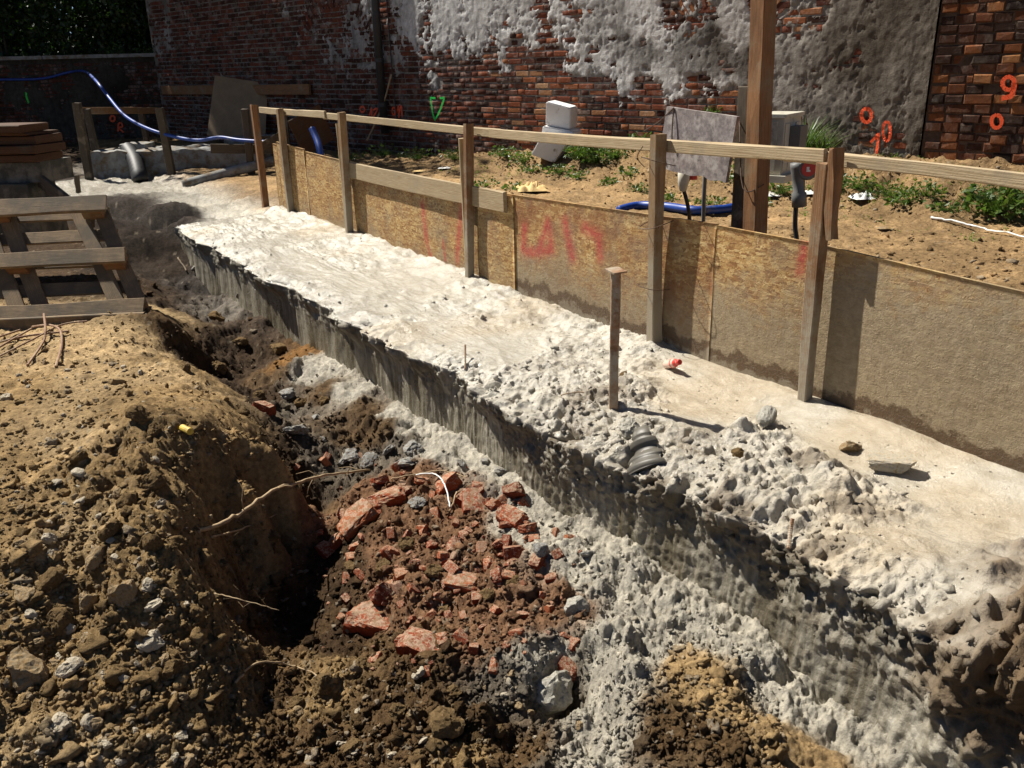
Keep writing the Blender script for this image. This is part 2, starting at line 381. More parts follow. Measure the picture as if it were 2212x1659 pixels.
M = {}
M['soil'] = m_soil(); M['slurry'] = m_slurry(); M['osb'] = m_osb()
M['post'] = m_wood('weathered_post_wood', (.36, .21, .095), (.19, .10, .045), mud=.35)
M['post2'] = m_wood('site_post_wood', (.31, .165, .075), (.13, .066, .03), mud=.4, splash=.45)
M['post1'] = m_wood('pale_post_wood', (.34, .22, .11), (.17, .10, .05), mud=.4, splash=.5)
M['rail'] = m_wood('pale_plank_wood', (.52, .42, .27), (.31, .22, .115), mud=.25, mudc=(.30, .24, .16))
M['rustwood'] = m_wood('orange_timber', (.33, .165, .07), (.14, .068, .03), mud=.35, mudc=(.22, .165, .10))
M['grey_wood'] = m_wood('grey_timber', (.13, .10, .068), (.06, .045, .03), mud=.2)
M['pallet'] = m_wood('pallet_wood', (.34, .24, .135), (.15, .10, .055), mud=.6, mudc=(.12, .092, .06))
M['form'] = m_wood('formwork_orange', (.12, .055, .024), (.05, .024, .012), mud=.25, mudc=(.075, .055, .035))
M['formgrey'] = m_simple('formwork_grey', (.05, .047, .036), .8, .35, 7, .3, dirt=(.16, .14, .11))
M['ply'] = m_simple('plywood_tan', (.26, .17, .085), .7, .18, 6, .1)
M['steel'] = m_simple('rusty_steel', (.24, .125, .06), .7, .45, 30, .4, spec=.4, dirt=(.36, .30, .22), dirtamt=.6, dscale=14)
M['rebar'] = m_simple('rusty_rebar', (.24, .135, .075), .8, .35, 40, .3, dirt=(.36, .26, .16), dirtamt=.5)
M['brickw'] = m_brick('wall_brick', 'obj'); M['brickj'] = m_brick('wall_brick_joined', 'attr')
M['brickr'] = m_brick('eroded_red_brick', 'obj', .15, [(0, (.028, .02, .017)), (.35, (.075, .036, .024)), (.6, (.14, .055, .028)), (.8, (.24, .09, .036)), (1, (.36, .17, .07))])
M['rubble'] = m_rubble(); M['coat'] = m_wallcoat()
M['stone'] = m_simple('dusty_stone', (.30, .235, .15), .92, .4, 6, .5, spec=.15, dirt=(.20, .13, .06), dirtamt=.75)
M['stonew'] = m_simple('pale_stone', (.40, .35, .265), .9, .3, 6, .5, spec=.2, dirt=(.26, .18, .09), dirtamt=.35)
M['conc'] = m_simple('grey_concrete', (.24, .24, .225), .88, .3, 7, .5, spec=.2, dirt=(.15, .105, .06), dirtamt=.5)
M['clod'] = m_simple('soil_clod', (.16, .105, .05), .97, .5, 7, 1.0, spec=.05)
M['slurrylump'] = m_simple('slurry_lump', (.29, .27, .22), .5, .4, 7, .5, spec=.5, dirt=(.16, .12, .07), dirtamt=.2)
M['foam'] = m_simple('white_foam', (.80, .80, .78), .7, .04, 30, .15, spec=.3, dirt=(.30, .26, .19), dirtamt=.12, dscale=9)
M['blue'] = m_simple('blue_hose_plastic', (.008, .045, .25), .45, .2, 12, .05, dirt=(.10, .10, .11), dirtamt=.2)
M['cabinet'] = m_simple('cream_cabinet', (.50, .47, .38), .55, .08, 10, .1, dirt=(.22, .18, .12), dirtamt=.2)
M['grey_plastic'] = m_simple('grey_plastic', (.13, .13, .125), .55, .15, 10, .1)
M['red_plastic'] = m_simple('red_plastic', (.55, .03, .02), .4, .1, 10, .05)
M['white_plastic'] = m_simple('white_plastic', (.72, .71, .67), .5, .08, 10, .1, dirt=(.34, .27, .18), dirtamt=.25)
M['black'] = m_simple('black_cable', (.014, .014, .015), .6, .3, 10, .1)
M['pipe'] = m_simple('dark_downpipe', (.020, .021, .023), .6, .4, 6, .2)

M['twig'] = m_simple('dry_root', (.33, .24, .14), .85, .35, 30, .4, spec=.2)
M['wire'] = m_simple('tie_wire', (.09, .05, .03), .7, .3, 30, .1)
M['yellow'] = m_simple('yellow_tube', (.60, .42, .05), .6, .15, 10, .1, dirt=(.2, .14, .06), dirtamt=.4)
M['cloth'] = m_simple('ochre_sacking', (.60, .41, .17), .85, .2, 12, .3)
M['leaf'] = m_leaf('weed_leaf', (.040, .085, .018), (.11, .155, .04))
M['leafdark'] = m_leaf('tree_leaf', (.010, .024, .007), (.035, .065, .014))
M['grass'] = m_leaf('grass_blade', (.10, .19, .03), (.20, .23, .06))
M['bark'] = m_simple('tree_bark', (.05, .038, .028), .95, .4, 8, .6)
M['orange'] = m_paint('orange_spray', (1.0, .11, .02)); M['green'] = m_paint('green_spray', (.02, .75, .09))
M['cap'] = m_simple('worn_board', (.21, .175, .165), .8, .5, 40, .3, dirt=(.40, .36, .33), dirtamt=.45, dscale=16)
M['redtrans'] = m_simple('clear_bottle', (.62, .45, .36), .15, .1, 8, .05)

# ------------------------------------------------------------------ terrain: smooth shape from control points, then clods
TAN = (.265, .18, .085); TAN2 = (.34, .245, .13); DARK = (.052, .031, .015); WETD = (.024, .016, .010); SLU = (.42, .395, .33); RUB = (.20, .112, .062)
SAND = (.34, .235, .115); YARD = (.27, .18, .09); GREY = (.12, .10, .075); BRN = (.11, .068, .032)
# (px, py, z, colour, roughness of the relief, wetness)
CT = [
 # loose soil heap on the left, its crest and its steep flank
 (-300, 720, -.10, TAN2, .42, 0), (0, 730, -.10, TAN2, .42, 0), (150, 760, -.08, TAN2, .42, 0), (0, 850, -.06, TAN, .42, 0), (200, 830, -.05, TAN2, .42, 0), (300, 720, -.08, TAN2, .42, 0),
 (318, 670, -.09, TAN2, .35, 0), (240, 600, -.09, DARK, .4, 0), (0, 600, -.1, DARK, .3, 0), (100, 520, -.1, DARK, .3, 0), (-300, 500, -.1, BRN, .3, 0),
 (375, 690, -.10, BRN, .8, 0), (350, 800, -.02, TAN2, .5, 0), (390, 775, -.05, TAN, .6, 0), (0, 1000, -.03, TAN, .4, 0), (150, 950, -.02, TAN2, .4, 0), (300, 890, .04, TAN, .8, 0), (250, 1000, .0, TAN, 1., 0),
 (0, 1150, -.08, TAN, .5, 0), (0, 1300, -.14, TAN, .6, 0), (150, 1150, -.09, TAN2, .9, 0), (200, 1300, -.17, TAN, 1.0, 0), (0, 1500, -.26, TAN, .8, 0), (0, 1659, -.33, TAN2, .8, 0), (250, 1500, -.27, TAN, .9, 0), (250, 1659, -.36, TAN2, .9, 0),
 (330, 1120, -.04, TAN, 1., 0), (400, 1250, -.16, TAN, .9, 0), (440, 1400, -.30, TAN, .9, 0), (470, 1560, -.42, TAN, .9, 0), (520, 1659, -.47, BRN, .9, 0),
 (430, 960, -.05, TAN, .7, 0), (500, 900, -.10, TAN, .5, 0), (400, 850, -.04, TAN, .5, 0), (450, 1100, -.20, TAN, .7, 0), (560, 950, -.14, TAN, .5, 0), (595, 1000, -.22, TAN, .5, 0), (545, 1040, -.22, TAN, .5, 0), (520, 1180, -.46, TAN, .6, 0),
 (630, 1060, -.40, TAN, .5, 0), (640, 1150, -.64, BRN, .5, 0), (600, 1220, -.66, BRN, .5, 0), (540, 1300, -.60, BRN, .7, 0), (560, 1400, -.62, BRN, .8, 0), (470, 1200, -.32, TAN, .7, 0), (650, 1280, -.66, DARK, .6, 0), (700, 1300, -.66, DARK, .6, 0), (620, 1400, -.62, BRN, .8, 0), (720, 1200, -.60, DARK, .6, 0), (760, 1380, -.58, DARK, .7, 0),
 # trench floor
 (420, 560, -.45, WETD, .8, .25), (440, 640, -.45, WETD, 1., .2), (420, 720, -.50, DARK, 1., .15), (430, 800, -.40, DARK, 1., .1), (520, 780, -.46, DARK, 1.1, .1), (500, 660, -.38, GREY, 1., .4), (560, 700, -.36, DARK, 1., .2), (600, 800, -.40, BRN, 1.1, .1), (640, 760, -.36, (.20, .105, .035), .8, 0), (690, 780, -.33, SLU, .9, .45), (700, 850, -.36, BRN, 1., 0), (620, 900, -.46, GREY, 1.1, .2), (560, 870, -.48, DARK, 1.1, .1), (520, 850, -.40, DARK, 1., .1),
 (750, 840, -.33, SLU, .8, .5), (790, 880, -.34, BRN, 1., .1), (800, 930, -.38, BRN, 1.1, .1), (860, 880, -.33, SLU, .8, .5), (900, 930, -.35, SLU, .9, .5), (850, 960, -.38, GREY, 1.1, .2), (950, 960, -.34, SLU, .9, .5), (1020, 980, -.33, SLU, 1., .5), (1000, 940, -.32, SLU, .8, .5), (1080, 1030, -.33, SLU, 1., .5), (1150, 1070, -.33, SLU, 1., .5),
 # rubble heap
 (680, 1110, -.48, RUB, 1., 0), (660, 1030, -.50, DARK, .9, 0), (760, 1060, -.43, RUB, 1., 0), (720, 990, -.46, GREY, 1.1, .1), (900, 1030, -.38, RUB, 1.1, 0), (900, 1150, -.37, RUB, 1.2, 0), (800, 1150, -.42, RUB, 1.2, 0), (1000, 1100, -.36, RUB, 1.2, 0), (1000, 1200, -.38, RUB, 1.2, 0), (1000, 1270, -.41, RUB, 1.2, 0), (1120, 1200, -.37, RUB, 1.2, 0), (900, 1280, -.44, RUB, 1., 0), (850, 1380, -.50, BRN, 1.1, 0), (1050, 1350, -.42, RUB, 1., 0), (1150, 1080, -.33, SLU, 1., .3), (1200, 1180, -.36, SLU, 1.1, .4), (1200, 1320, -.40, RUB, 1., 0), (1290, 1250, -.36, SLU, 1.1, .4), (1080, 1480, -.46, GREY, 1.1, .2), (1170, 1450, -.44, SLU, 1.1, .3),
 # near floor
 (700, 1480, -.54, TAN, 1.1, 0), (600, 1500, -.54, BRN, 1., 0), (600, 1600, -.53, BRN, 1., 0), (800, 1600, -.50, BRN, 1.2, 0), (900, 1480, -.48, BRN, 1.2, 0), (950, 1560, -.46, BRN, 1.2, 0), (1100, 1600, -.50, BRN, 1.1, 0), (1000, 1659, -.48, TAN, 1.1, 0), (1210, 1540, -.58, GREY, 1., .2), (1300, 1500, -.42, SLU, 1.2, .35), (1280, 1610, -.44, SLU, 1.1, .3), (1300, 1400, -.38, SLU, 1.2, .4), (1400, 1300, -.35, SLU, 1.1, .45), (1400, 1420, -.38, SLU, 1.1, .4), (1480, 1450, -.36, SAND, .6, 0), (1560, 1480, -.35, SAND, .5, 0), (1450, 1560, -.39, BRN, .9, 0), (1650, 1560, -.37, SAND, .6, 0), (1560, 1620, -.40, BRN, .8, 0), (1500, 1350, -.37, SLU, 1.2, .4), (1650, 1420, -.38, SLU, 1.2, .4), (1750, 1500, -.40, SLU, 1.1, .4), (1850, 1570, -.41, SLU, 1.1, .4), (1750, 1620, -.40, SAND, .7, .1), (1950, 1650, -.42, SLU, 1., .4),
 (1100, 1950, -.45, BRN, .9, 0), (500, 1950, -.45, BRN, .9, 0), (-100, 1950, -.42, TAN, .9, 0), (1800, 1950, -.42, BRN, .9, 0), (2400, 1900, -.42, BRN, .9, 0),
 # far end: dark hump, slurry pan, ground behind it
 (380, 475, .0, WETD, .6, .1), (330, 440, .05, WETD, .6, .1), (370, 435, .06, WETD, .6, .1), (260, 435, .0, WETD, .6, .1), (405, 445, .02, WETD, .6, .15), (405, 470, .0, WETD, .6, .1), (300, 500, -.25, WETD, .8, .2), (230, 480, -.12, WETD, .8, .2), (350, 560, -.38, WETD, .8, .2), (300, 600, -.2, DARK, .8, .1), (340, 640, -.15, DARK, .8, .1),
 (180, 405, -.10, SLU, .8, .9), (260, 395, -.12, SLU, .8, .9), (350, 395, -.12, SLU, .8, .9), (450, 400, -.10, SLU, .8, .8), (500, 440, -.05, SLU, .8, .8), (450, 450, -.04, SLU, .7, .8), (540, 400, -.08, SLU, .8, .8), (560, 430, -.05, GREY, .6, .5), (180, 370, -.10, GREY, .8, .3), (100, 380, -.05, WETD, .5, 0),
]
_cp = np.array([atz(a, b, z)[:2] for a, b, z, *_ in CT]); _cz = np.array([c[2] for c in CT]); _cc = np.array([c[3] for c in CT], np.float32); _cr = np.array([c[4] for c in CT]); _cw = np.array([c[5] for c in CT])
# ground outside the picture and behind the low wall
for x, y, z, c in [(*fst(a_, b_)[:2], z_, c_) for a_, b_, z_, c_ in ((5.4, .4, -.03, SLU), (5.4, .05, -.02, SLU), (6.1, .3, -.05, SLU), (7.0, .3, -.08, SLU), (5.7, 1.15, -.05, WETD), (5.2, 1.2, -.28, WETD), (6.3, 1.45, .02, WETD))] + [(-9, 15, -.1, DARK), (-12, 22, .0, DARK), (-5, 18, -.15, DARK), (-30, 40, 0, DARK), (30, 40, 0, DARK), (-9, 7, 0, TAN), (-6, 2, 0, TAN), (-5, -4, -.1, TAN), (0, -3, -.3, TAN), (5, -4, -.2, TAN), (-30, -30, 0, TAN), (30, -30, 0, TAN), (-30, 5, 0, TAN), (-3, 15, -.2, BRN), (4, 0, -.4, BRN), (0, .1, -.42, BRN)]:
    _cp = np.vstack([_cp, [x, y]]); _cz = np.append(_cz, z); _cc = np.vstack([_cc, [c]]).astype(np.float32); _cr = np.append(_cr, .5); _cw = np.append(_cw, .8 if c == SLU else 0)
def _ker(d2): return np.sqrt(d2 + .06 ** 2)
def _solve(P, v):
    n = len(P); K = _ker(((P[:, None] - P[None]) ** 2).sum(-1)) + np.eye(n) * -.004
    A = np.zeros((n + 3, n + 3)); A[:n, :n] = K; A[:n, n] = 1; A[:n, n + 1:] = P; A[n:, :n] = A[:n, n:].T
    return np.linalg.solve(A, np.concatenate([v, np.zeros((3,) + v.shape[1:])]))
_wz = _solve(_cp, _cz).astype(np.float32); _cpf = _cp.astype(np.float32)
def trench0(x, y):
    out = np.empty(len(x), np.float32); n = len(_cp)
    for a in range(0, len(x), 60000):
        X = x[a:a + 60000].astype(np.float32)[:, None]; Y = y[a:a + 60000].astype(np.float32)[:, None]
        out[a:a + 60000] = _ker((X - _cpf[:, 0]) ** 2 + (Y - _cpf[:, 1]) ** 2) @ _wz[:n] + _wz[n] + X[:, 0] * _wz[n + 1] + Y[:, 0] * _wz[n + 2]
    return out
def look(x, y):
    """colour, roughness and wetness from the nearest control points, with ragged borders"""
    wx = x + .10 * fbm(x, y, 0, 3, 4, 31) ; wy = y + .10 * fbm(x, y, 0, 3, 4, 41)
    C = np.empty((len(x), 3), np.float32); Rg = np.empty(len(x), np.float32); Wt = np.empty(len(x), np.float32)
    dat = np.concatenate([_cc, _cr[:, None], _cw[:, None]], 1).astype(np.float32)
    for a in range(0, len(x), 60000):
        X = wx[a:a + 60000].astype(np.float32)[:, None]; Y = wy[a:a + 60000].astype(np.float32)[:, None]
        d2 = (X - _cpf[:, 0]) ** 2 + (Y - _cpf[:, 1]) ** 2
        w = 1 / (d2 + .002) ** 3; w /= w.sum(1, keepdims=True); q = w @ dat
        C[a:a + 60000] = q[:, :3]; Rg[a:a + 60000] = q[:, 3]; Wt[a:a + 60000] = q[:, 4]
    return C, Rg, Wt
def yard0(x, y):
    u = (x - WP0[0]) * WD[0] + (y - WP0[1]) * WD[1]; d = (x - WP0[0]) * WN[0] + (y - WP0[1]) * WN[1]
    bank = (.34 * sstep(9, 1, u)) * sstep(1.5, .25, d + .35 * fbm(x, y, 0, 1.2, 3, 51))
    return .05 + bank - .05 * sstep(4, 9, u) + .02 * fbm(x, y, 0, 1.1, 3, 52)
def ground(x, y, full=False):
    x = np.asarray(x, np.float64); y = np.asarray(y, np.float64)
    s, t = to_st(x, y)
    k = sstep(-.05, .16, t)
    far = sstep(5.0, 6.2, s); k = np.maximum(k, sstep(-.5, .3, t) * far)
    zt = trench0(x, y); zy = yard0(x, y)
    C, Rg, Wt = look(x, y)
    u = (x - WP0[0]) * WD[0] + (y - WP0[1]) * WD[1]; d = (x - WP0[0]) * WN[0] + (y - WP0[1]) * WN[1]
    yn = fbm(x, y, 0, 1.5, 4, 61); CY = np.array(YARD, np.float32) * (1 + .35 * yn[:, None])
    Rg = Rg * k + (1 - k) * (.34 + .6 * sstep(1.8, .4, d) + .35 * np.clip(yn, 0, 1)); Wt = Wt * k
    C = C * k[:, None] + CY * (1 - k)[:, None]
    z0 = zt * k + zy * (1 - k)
    r = np.hypot(x, y); near = sstep(13, 7, r)
    wx = x + .030 * fbm(x, y, z0, 9, 3, 71, .6); wy = y + .030 * fbm(x, y, z0, 9, 3, 75, .6)
    wx2 = x + .008 * fbm(x, y, z0, 45, 2, 171); wy2 = y + .008 * fbm(x, y, z0, 45, 2, 175)
    c0_, i0 = clods(wx, wy, .34, 301, .10, .42, .55); c1, i1 = clods(wx, wy, .15, 1, .12, .52, .7); c2, i2 = clods(wx2, wy2, .062, 20, .18, .58, .8); c3, i3 = clods(wx2, wy2, .026, 40, .2, .62, .8)
    rr_ = fbm(x, y, z0 * 1.5, 6, 5, 85, .62, True); pat = sstep(-.25, .35, fbm(x, y, z0, 1.7, 3, 95))
    z = z0 + Rg * (.045 * fbm(x, y, z0, 2.6, 3, 81) + .046 * rr_ * np.maximum(1, k * 1.0) + (.42 * c0_ + .5 * c1) * np.minimum(1, Rg) + .55 * c2 * (.35 + .65 * near) * (.35 + .65 * pat)) + (.22 + .78 * Rg) * (.62 * c3 * near * (.25 + .75 * pat) + .007 * fbm(x, y, z0, 42, 3, 91, .6))
    z -= Rg * .045
    if not full: return z
    # lumps differ a little in colour, some are stones
    C = C * (1 + .25 * (i1[:, None] - .5) * (c1 > .01)[:, None] + .4 * (i2[:, None] - .5) * (c2 > .006)[:, None]) * (.86 + .4 * pat[:, None] * (Rg < .55)[:, None] + .1)
    m = (c3 > .006) & (i3 > .90); C[m] = C[m] * .5 + np.array((.27, .23, .165), np.float32) * .5
    return z, np.clip(C, 0, 1), Wt
def gz(x, y): return float(gfast(np.array([x]), np.array([y]))[0])

th = np.concatenate([np.linspace(-180, -47, 40)[:-1], np.linspace(-47, 44, 860), np.linspace(44, 180, 40)[1:]])
th = np.radians(th)
rr = np.concatenate([[.02, .3, .6, .8], np.exp(np.linspace(math.log(.95), math.log(8.6), 640)), np.exp(np.linspace(math.log(8.7), math.log(24), 130)), [28, 36, 60, 120]])
RR, TH = np.meshgrid(rr, th, indexing='ij'); gx = (RR * np.sin(TH)).ravel(); gy = (RR * np.cos(TH)).ravel()
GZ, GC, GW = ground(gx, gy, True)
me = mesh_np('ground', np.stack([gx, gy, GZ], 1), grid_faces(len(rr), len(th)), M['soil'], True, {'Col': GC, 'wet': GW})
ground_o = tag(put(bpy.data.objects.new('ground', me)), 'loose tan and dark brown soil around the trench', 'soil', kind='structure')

_GZ2 = GZ.reshape(len(rr), len(th))
def gfast(x, y):
    """ground height read back from the built sheet"""
    r = np.clip(np.hypot(x, y), rr[0], rr[-1] - 1e-6); a = np.arctan2(x, y); i = np.clip(np.searchsorted(rr, r) - 1, 0, len(rr) - 2); j = np.clip(np.searchsorted(th, a) - 1, 0, len(th) - 2)
    u = (r - rr[i]) / (rr[i + 1] - rr[i]); v = (a - th[j]) / (th[j + 1] - th[j])
    return (_GZ2[i, j] * (1 - u) + _GZ2[i + 1, j] * u) * (1 - v) + (_GZ2[i, j + 1] * (1 - u) + _GZ2[i + 1, j + 1] * u) * v
# ------------------------------------------------------------------ concrete footing with its lumpy lip and cut face
def slab_top(s, t):
    """height of the footing's top before small lumps"""
    s = np.asarray(s, float); t = np.asarray(t, float)
    lo = .012 * fbm(s, t, 0, 1.6, 3, 101) + .02 * sstep(.25, 0, t)
    lo = lo - .035 * sstep(.1, -.9, s) * sstep(.6, .95, t + .08 * fbm(s, t, 0, 2.5, 2, 105)) + .035 * sstep(1, 3, s) * sstep(.3, .0, t)
    return lo
sv = np.concatenate([np.linspace(-3.6, -2.4, 40)[:-1], np.linspace(-2.4, .6, 520)[:-1], np.linspace(.6, 1.2, 60)[:-1], np.linspace(1.2, 5.2, 210)])
tt = np.concatenate([np.linspace(-.06, .40, 50)[:-1], np.linspace(.40, .90, 120)]); uface = np.linspace(0, 1, 95)
ns, nt, nf = len(sv), len(tt), len(uface)
S, T = np.meshgrid(sv, tt, indexing='ij')
S2, UF = np.meshgrid(sv, uface[1:], indexing='ij')
lip = .935 + .05 * fbm(sv, sv * 0 + 3.3, 0, 1.3, 4, 111) - .06 * sstep(-.2, -1.0, sv) + .02 * sstep(1, 3, sv)
Ttop = T / .90 * lip[:, None]; Ttop[:, 0] = -.06
Ztop = slab_top(S.ravel(), Ttop.ravel()).reshape(S.shape)
edge = sstep(.80, .99, Ttop / lip[:, None]); Ztop = Ztop - .035 * edge ** 2
slope_out = .02 + .03 * sstep(-.1, -1.6, sv)                        # the near part leans out and is scraped off at an angle
Tf = lip[:, None] + slope_out[:, None] * UF ** 1.2; Zf = Ztop[:, -1][:, None] - UF * (.60 + Ztop[:, -1][:, None])
PT = np.concatenate([Ttop, Tf], 1); PZ = np.concatenate([Ztop, Zf], 1); PS = np.concatenate([S, S2], 1)
isf = np.concatenate([np.zeros_like(S), np.ones_like(S2)], 1)
sr, tr, zr = PS.ravel(), PT.ravel(), PZ.ravel()
d_lip = np.concatenate([(lip[:, None] - Ttop), (UF * .6)], 1).ravel()
near_s = sstep(.4, -.7, sr); far_s = sstep(.2, 1.5, sr)
front = sstep(.62 - .38 * near_s * sstep(-.9, -1.6, sr), .0, d_lip) * (1 - isf.ravel())
lipm = np.exp(-(d_lip / .12) ** 2)
smooth_pan = sstep(.05, .35, fbm(sr, tr, 0, 1.1, 3, 121) + .42 * near_s * sstep(.6, .15, tr) + .1)
rough = (1 - smooth_pan) * (.55 + .45 * near_s)
rough = np.maximum(rough * (1 - .85 * isf.ravel()), lipm * .95); rough = np.maximum(rough, front * near_s * .75 * (1 - isf.ravel()) * sstep(.45, .22, d_lip))
rough = np.maximum(rough, .70 * isf.ravel() * near_s * sstep(.26, .06, d_lip + .12 * fbm(sr, zr, 0, 3, 3, 129)))
c1, _ = clods(sr, tr + zr, .13, 201, .15, .55, .8); c2, _ = clods(sr, tr + zr, .055, 221, .2, .6, .85); c3, _ = clods(sr, tr + zr, .024, 241, .2, .6, .8)
dsp = rough * ((.36 + .3 * near_s) * c1 + (.50 + .25 * near_s) * c2 + .55 * c3 + .030 * fbm(sr, tr, zr, 5, 3, 131) + .020 * fbm(sr, tr, zr, 16, 4, 133, .65, True)) + .010 * fbm(sr, tr, zr, 4, 3, 135) * (1 - isf.ravel())
flow = fbm(sr * 1.2 + .6 * fbm(sr, tr, 0, 1.2, 2, 141), tr * 3, 0, 2.2, 4, 145, .5, True)
dsp += (1 - isf.ravel()) * (.014 + .01 * far_s) * flow + .5 * .004 * fbm(sr, tr, zr, 40, 3, 149) * (.4 + rough)
hc1, _ = clods(sr + 3.1, tr + zr, .085, 261, .15, .5, .5); hc2, _ = clods(sr + 1.7, tr + zr, .034, 271, .2, .55, .6)
pitm = np.clip(np.maximum(.6 * front * near_s * sstep(.42, .22, d_lip), .8 * isf.ravel() * near_s * sstep(.22, .06, d_lip + .10 * fbm(sr, zr, 0, 3, 3, 129))) + .25 * lipm + .18 * rough * (1 - isf.ravel()), 0, 1)
dsp += pitm * (-.55 * hc1 - .6 * hc2 + .005 * fbm(sr, tr, zr, 70, 2, 157) + .010 * fbm(sr, tr, zr, 26, 3, 159, .65))
holes = np.exp(-((fbm(sr, tr, zr, 9, 2, 151) - .55) / .10) ** 2) * front * near_s; dsp -= .075 * holes
# overhanging lumps along the edge, vertical trowel marks on the cut face
lob = 1.6 * np.clip(fbm(sr, sr * 0, 0, 2.1, 3, 161) - .02, 0, 1) + .55 * np.clip(fbm(sr, sr * 0, 0, 7, 3, 165), 0, 1) - .35 * np.clip(fbm(sr, sr * 0, 0, 3.4, 3, 167), 0, 1)
bulge = lob * np.exp(-((d_lip - .02) / np.where(isf.ravel() > .5, .05, .10)) ** 2)
stri = .006 * fbm(sr + .04 * fbm(sr, zr, 0, 5, 2, 173), sr * 0 + 1, zr * .3, 9, 4, 171, .6) + .005 * fbm(sr, tr, zr * .12, 60, 2, 175) + near_s * .006 * fbm(sr, tr, zr, 22, 4, 177, .65)
Nt = np.where(isf.ravel() > .5, .97, .10 + .75 * sstep(.10, .0, d_lip)); Nz = np.sqrt(np.maximum(0, 1 - Nt ** 2))
spl0 = sstep(-1.88, -2.12, sr + .22 * fbm(sr, tr, 0, 3, 4, 197)) * sstep(.30, .55, tr + .18 * fbm(sr, tr, 0, 4, 4, 198))
dsp = dsp + spl0 * (.04 + .5 * c1 + .5 * c2 + .4 * c3 + .05 * fbm(sr, tr, zr, 6, 4, 143, .6))
tr2 = tr + Nt * dsp + bulge * .085 + isf.ravel() * stri; zr2 = zr + Nz * dsp + bulge * .02
P3 = FP0 + sr[:, None] * ES + tr2[:, None] * ET; P3[:, 2] = zr2
wetn = fbm(sr, tr, 0, 1.3, 3, 181)
tan = np.clip(sstep(.1, .5, wetn + .45 * near_s * sstep(.75, .3, tr)) * .6 + .25 * near_s, 0, 1)
SC = np.array((.47, .44, .375), np.float32)[None] * (1 - .22 * near_s * sstep(.35, .65, tr))[:, None] * (1 + .12 * fbm(sr, tr, zr, 6, 3, 185)[:, None]); SC = SC * (1 - tan[:, None]) + np.array((.44, .365, .26), np.float32) * tan[:, None]
fc = isf.ravel()[:, None]; blend = np.clip(.42 + .55 * fbm(sr, sr * 0, zr * .07, 7, 4, 191, .65)[:, None] - .10 * near_s[:, None] + .5 * fbm(sr, sr * 0 + 4, zr * .05, 38, 2, 193)[:, None], 0, 1)
SC = SC * (1 - fc) + fc * (np.array((.40, .37, .30), np.float32) * (1 - .15 * near_s[:, None]) * blend + np.array((.115, .095, .06), np.float32) * (1 - blend))
dk = sstep(.12, .45, fbm(sr, tr, zr, 4.5, 5, 195, .62))[:, None] * np.clip(rough[:, None] * 1.1, 0, 1) * (.40 + .38 * near_s[:, None]); SC = SC * (1 - dk) + np.array((.14, .105, .065), np.float32) * dk
spill = sstep(-1.88, -2.12, sr + .22 * fbm(sr, tr, 0, 3, 4, 197)) * sstep(.30, .55, tr + .18 * fbm(sr, tr, 0, 4, 4, 198)) * (1 - isf.ravel() * sstep(.1, .25, d_lip + .1 * fbm(sr, zr, 0, 5, 3, 199)))
SC = SC * (1 - spill[:, None]) + np.array((.12, .075, .034), np.float32) * spill[:, None]
wetv = np.clip(.66 - .8 * spill + .35 * smooth_pan - .35 * rough - .25 * isf.ravel() + .15 * far_s * (1 - isf.ravel()), 0, 1)
nring = nt + nf - 1
me = mesh_np('concrete_footing', P3, grid_faces(ns, nring)[:, ::-1], M['slurry'], True, {'Col': SC, 'wet': wetv, 'face': isf.ravel() * (1 - .4 * near_s)})
bm = bmesh.new(); bm.from_mesh(me); bm.verts.ensure_lookup_table()
for r_ in (ns - 1, 0):
    bm.verts.ensure_lookup_table(); ring = [bm.verts[r_ * nring + i] for i in range(0, nring, 3)]
    bm.faces.new(ring + [bm.verts.new(Vector(fst(sv[r_], -.06, -.6)))])
bm.to_mesh(me); bm.free()
slab = tag(put(bpy.data.objects.new('concrete_footing', me)), 'pale wet concrete footing with lumpy edge running along the board hoarding', 'footing')
rs_ = np.random.default_rng(55); wgt = (pitm * (1 - .6 * isf.ravel()) + .10 * rough) * (sr > -2.5) * (sr < 4.5); pk_ = rs_.choice(len(sr), 1000, p=wgt / wgt.sum())
LUMP = (P3[pk_], SC[pk_], .003 + .013 * rs_.random(1000) ** 3)
_st_s = sv; _st_t = PT.reshape(ns, nring)[:, :nt]; _st_z = zr2.reshape(ns, nring)[:, :nt]
def slabz(s, t):
    i = int(np.clip(np.searchsorted(sv, s), 0, ns - 1)); j = int(np.clip(np.searchsorted(_st_t[i], t), 0, nt - 1)); return float(_st_z[i, j])
def surf(x, y):
    s, t = to_st(x, y)
    if -3.6 < s < 5.2 and -.06 < t < .92: return slabz(s, t)
    return gz(x, y)
def hit(px, py, lo=-.7, hi=.5):
    """first point of ground or footing seen at a pixel"""
    d = ray(px, py)
    for n in (50, 14):
        zs = np.linspace(hi, lo, n); P = O3[None] + d[None] * ((zs - CAMH) / d[2])[:, None]
        z = gfast(P[:, 0], P[:, 1]); s, t = to_st(P[:, 0], P[:, 1])
        for i in np.nonzero((s > -3.6) & (s < 5.2) & (t > -.06) & (t < .93))[0]: z[i] = slabz(s[i], t[i])
        k = np.nonzero(P[:, 2] <= z)[0]; i = k[0] if len(k) else n - 1
        hi, lo = zs[max(i - 1, 0)], zs[i]
    return P[i]

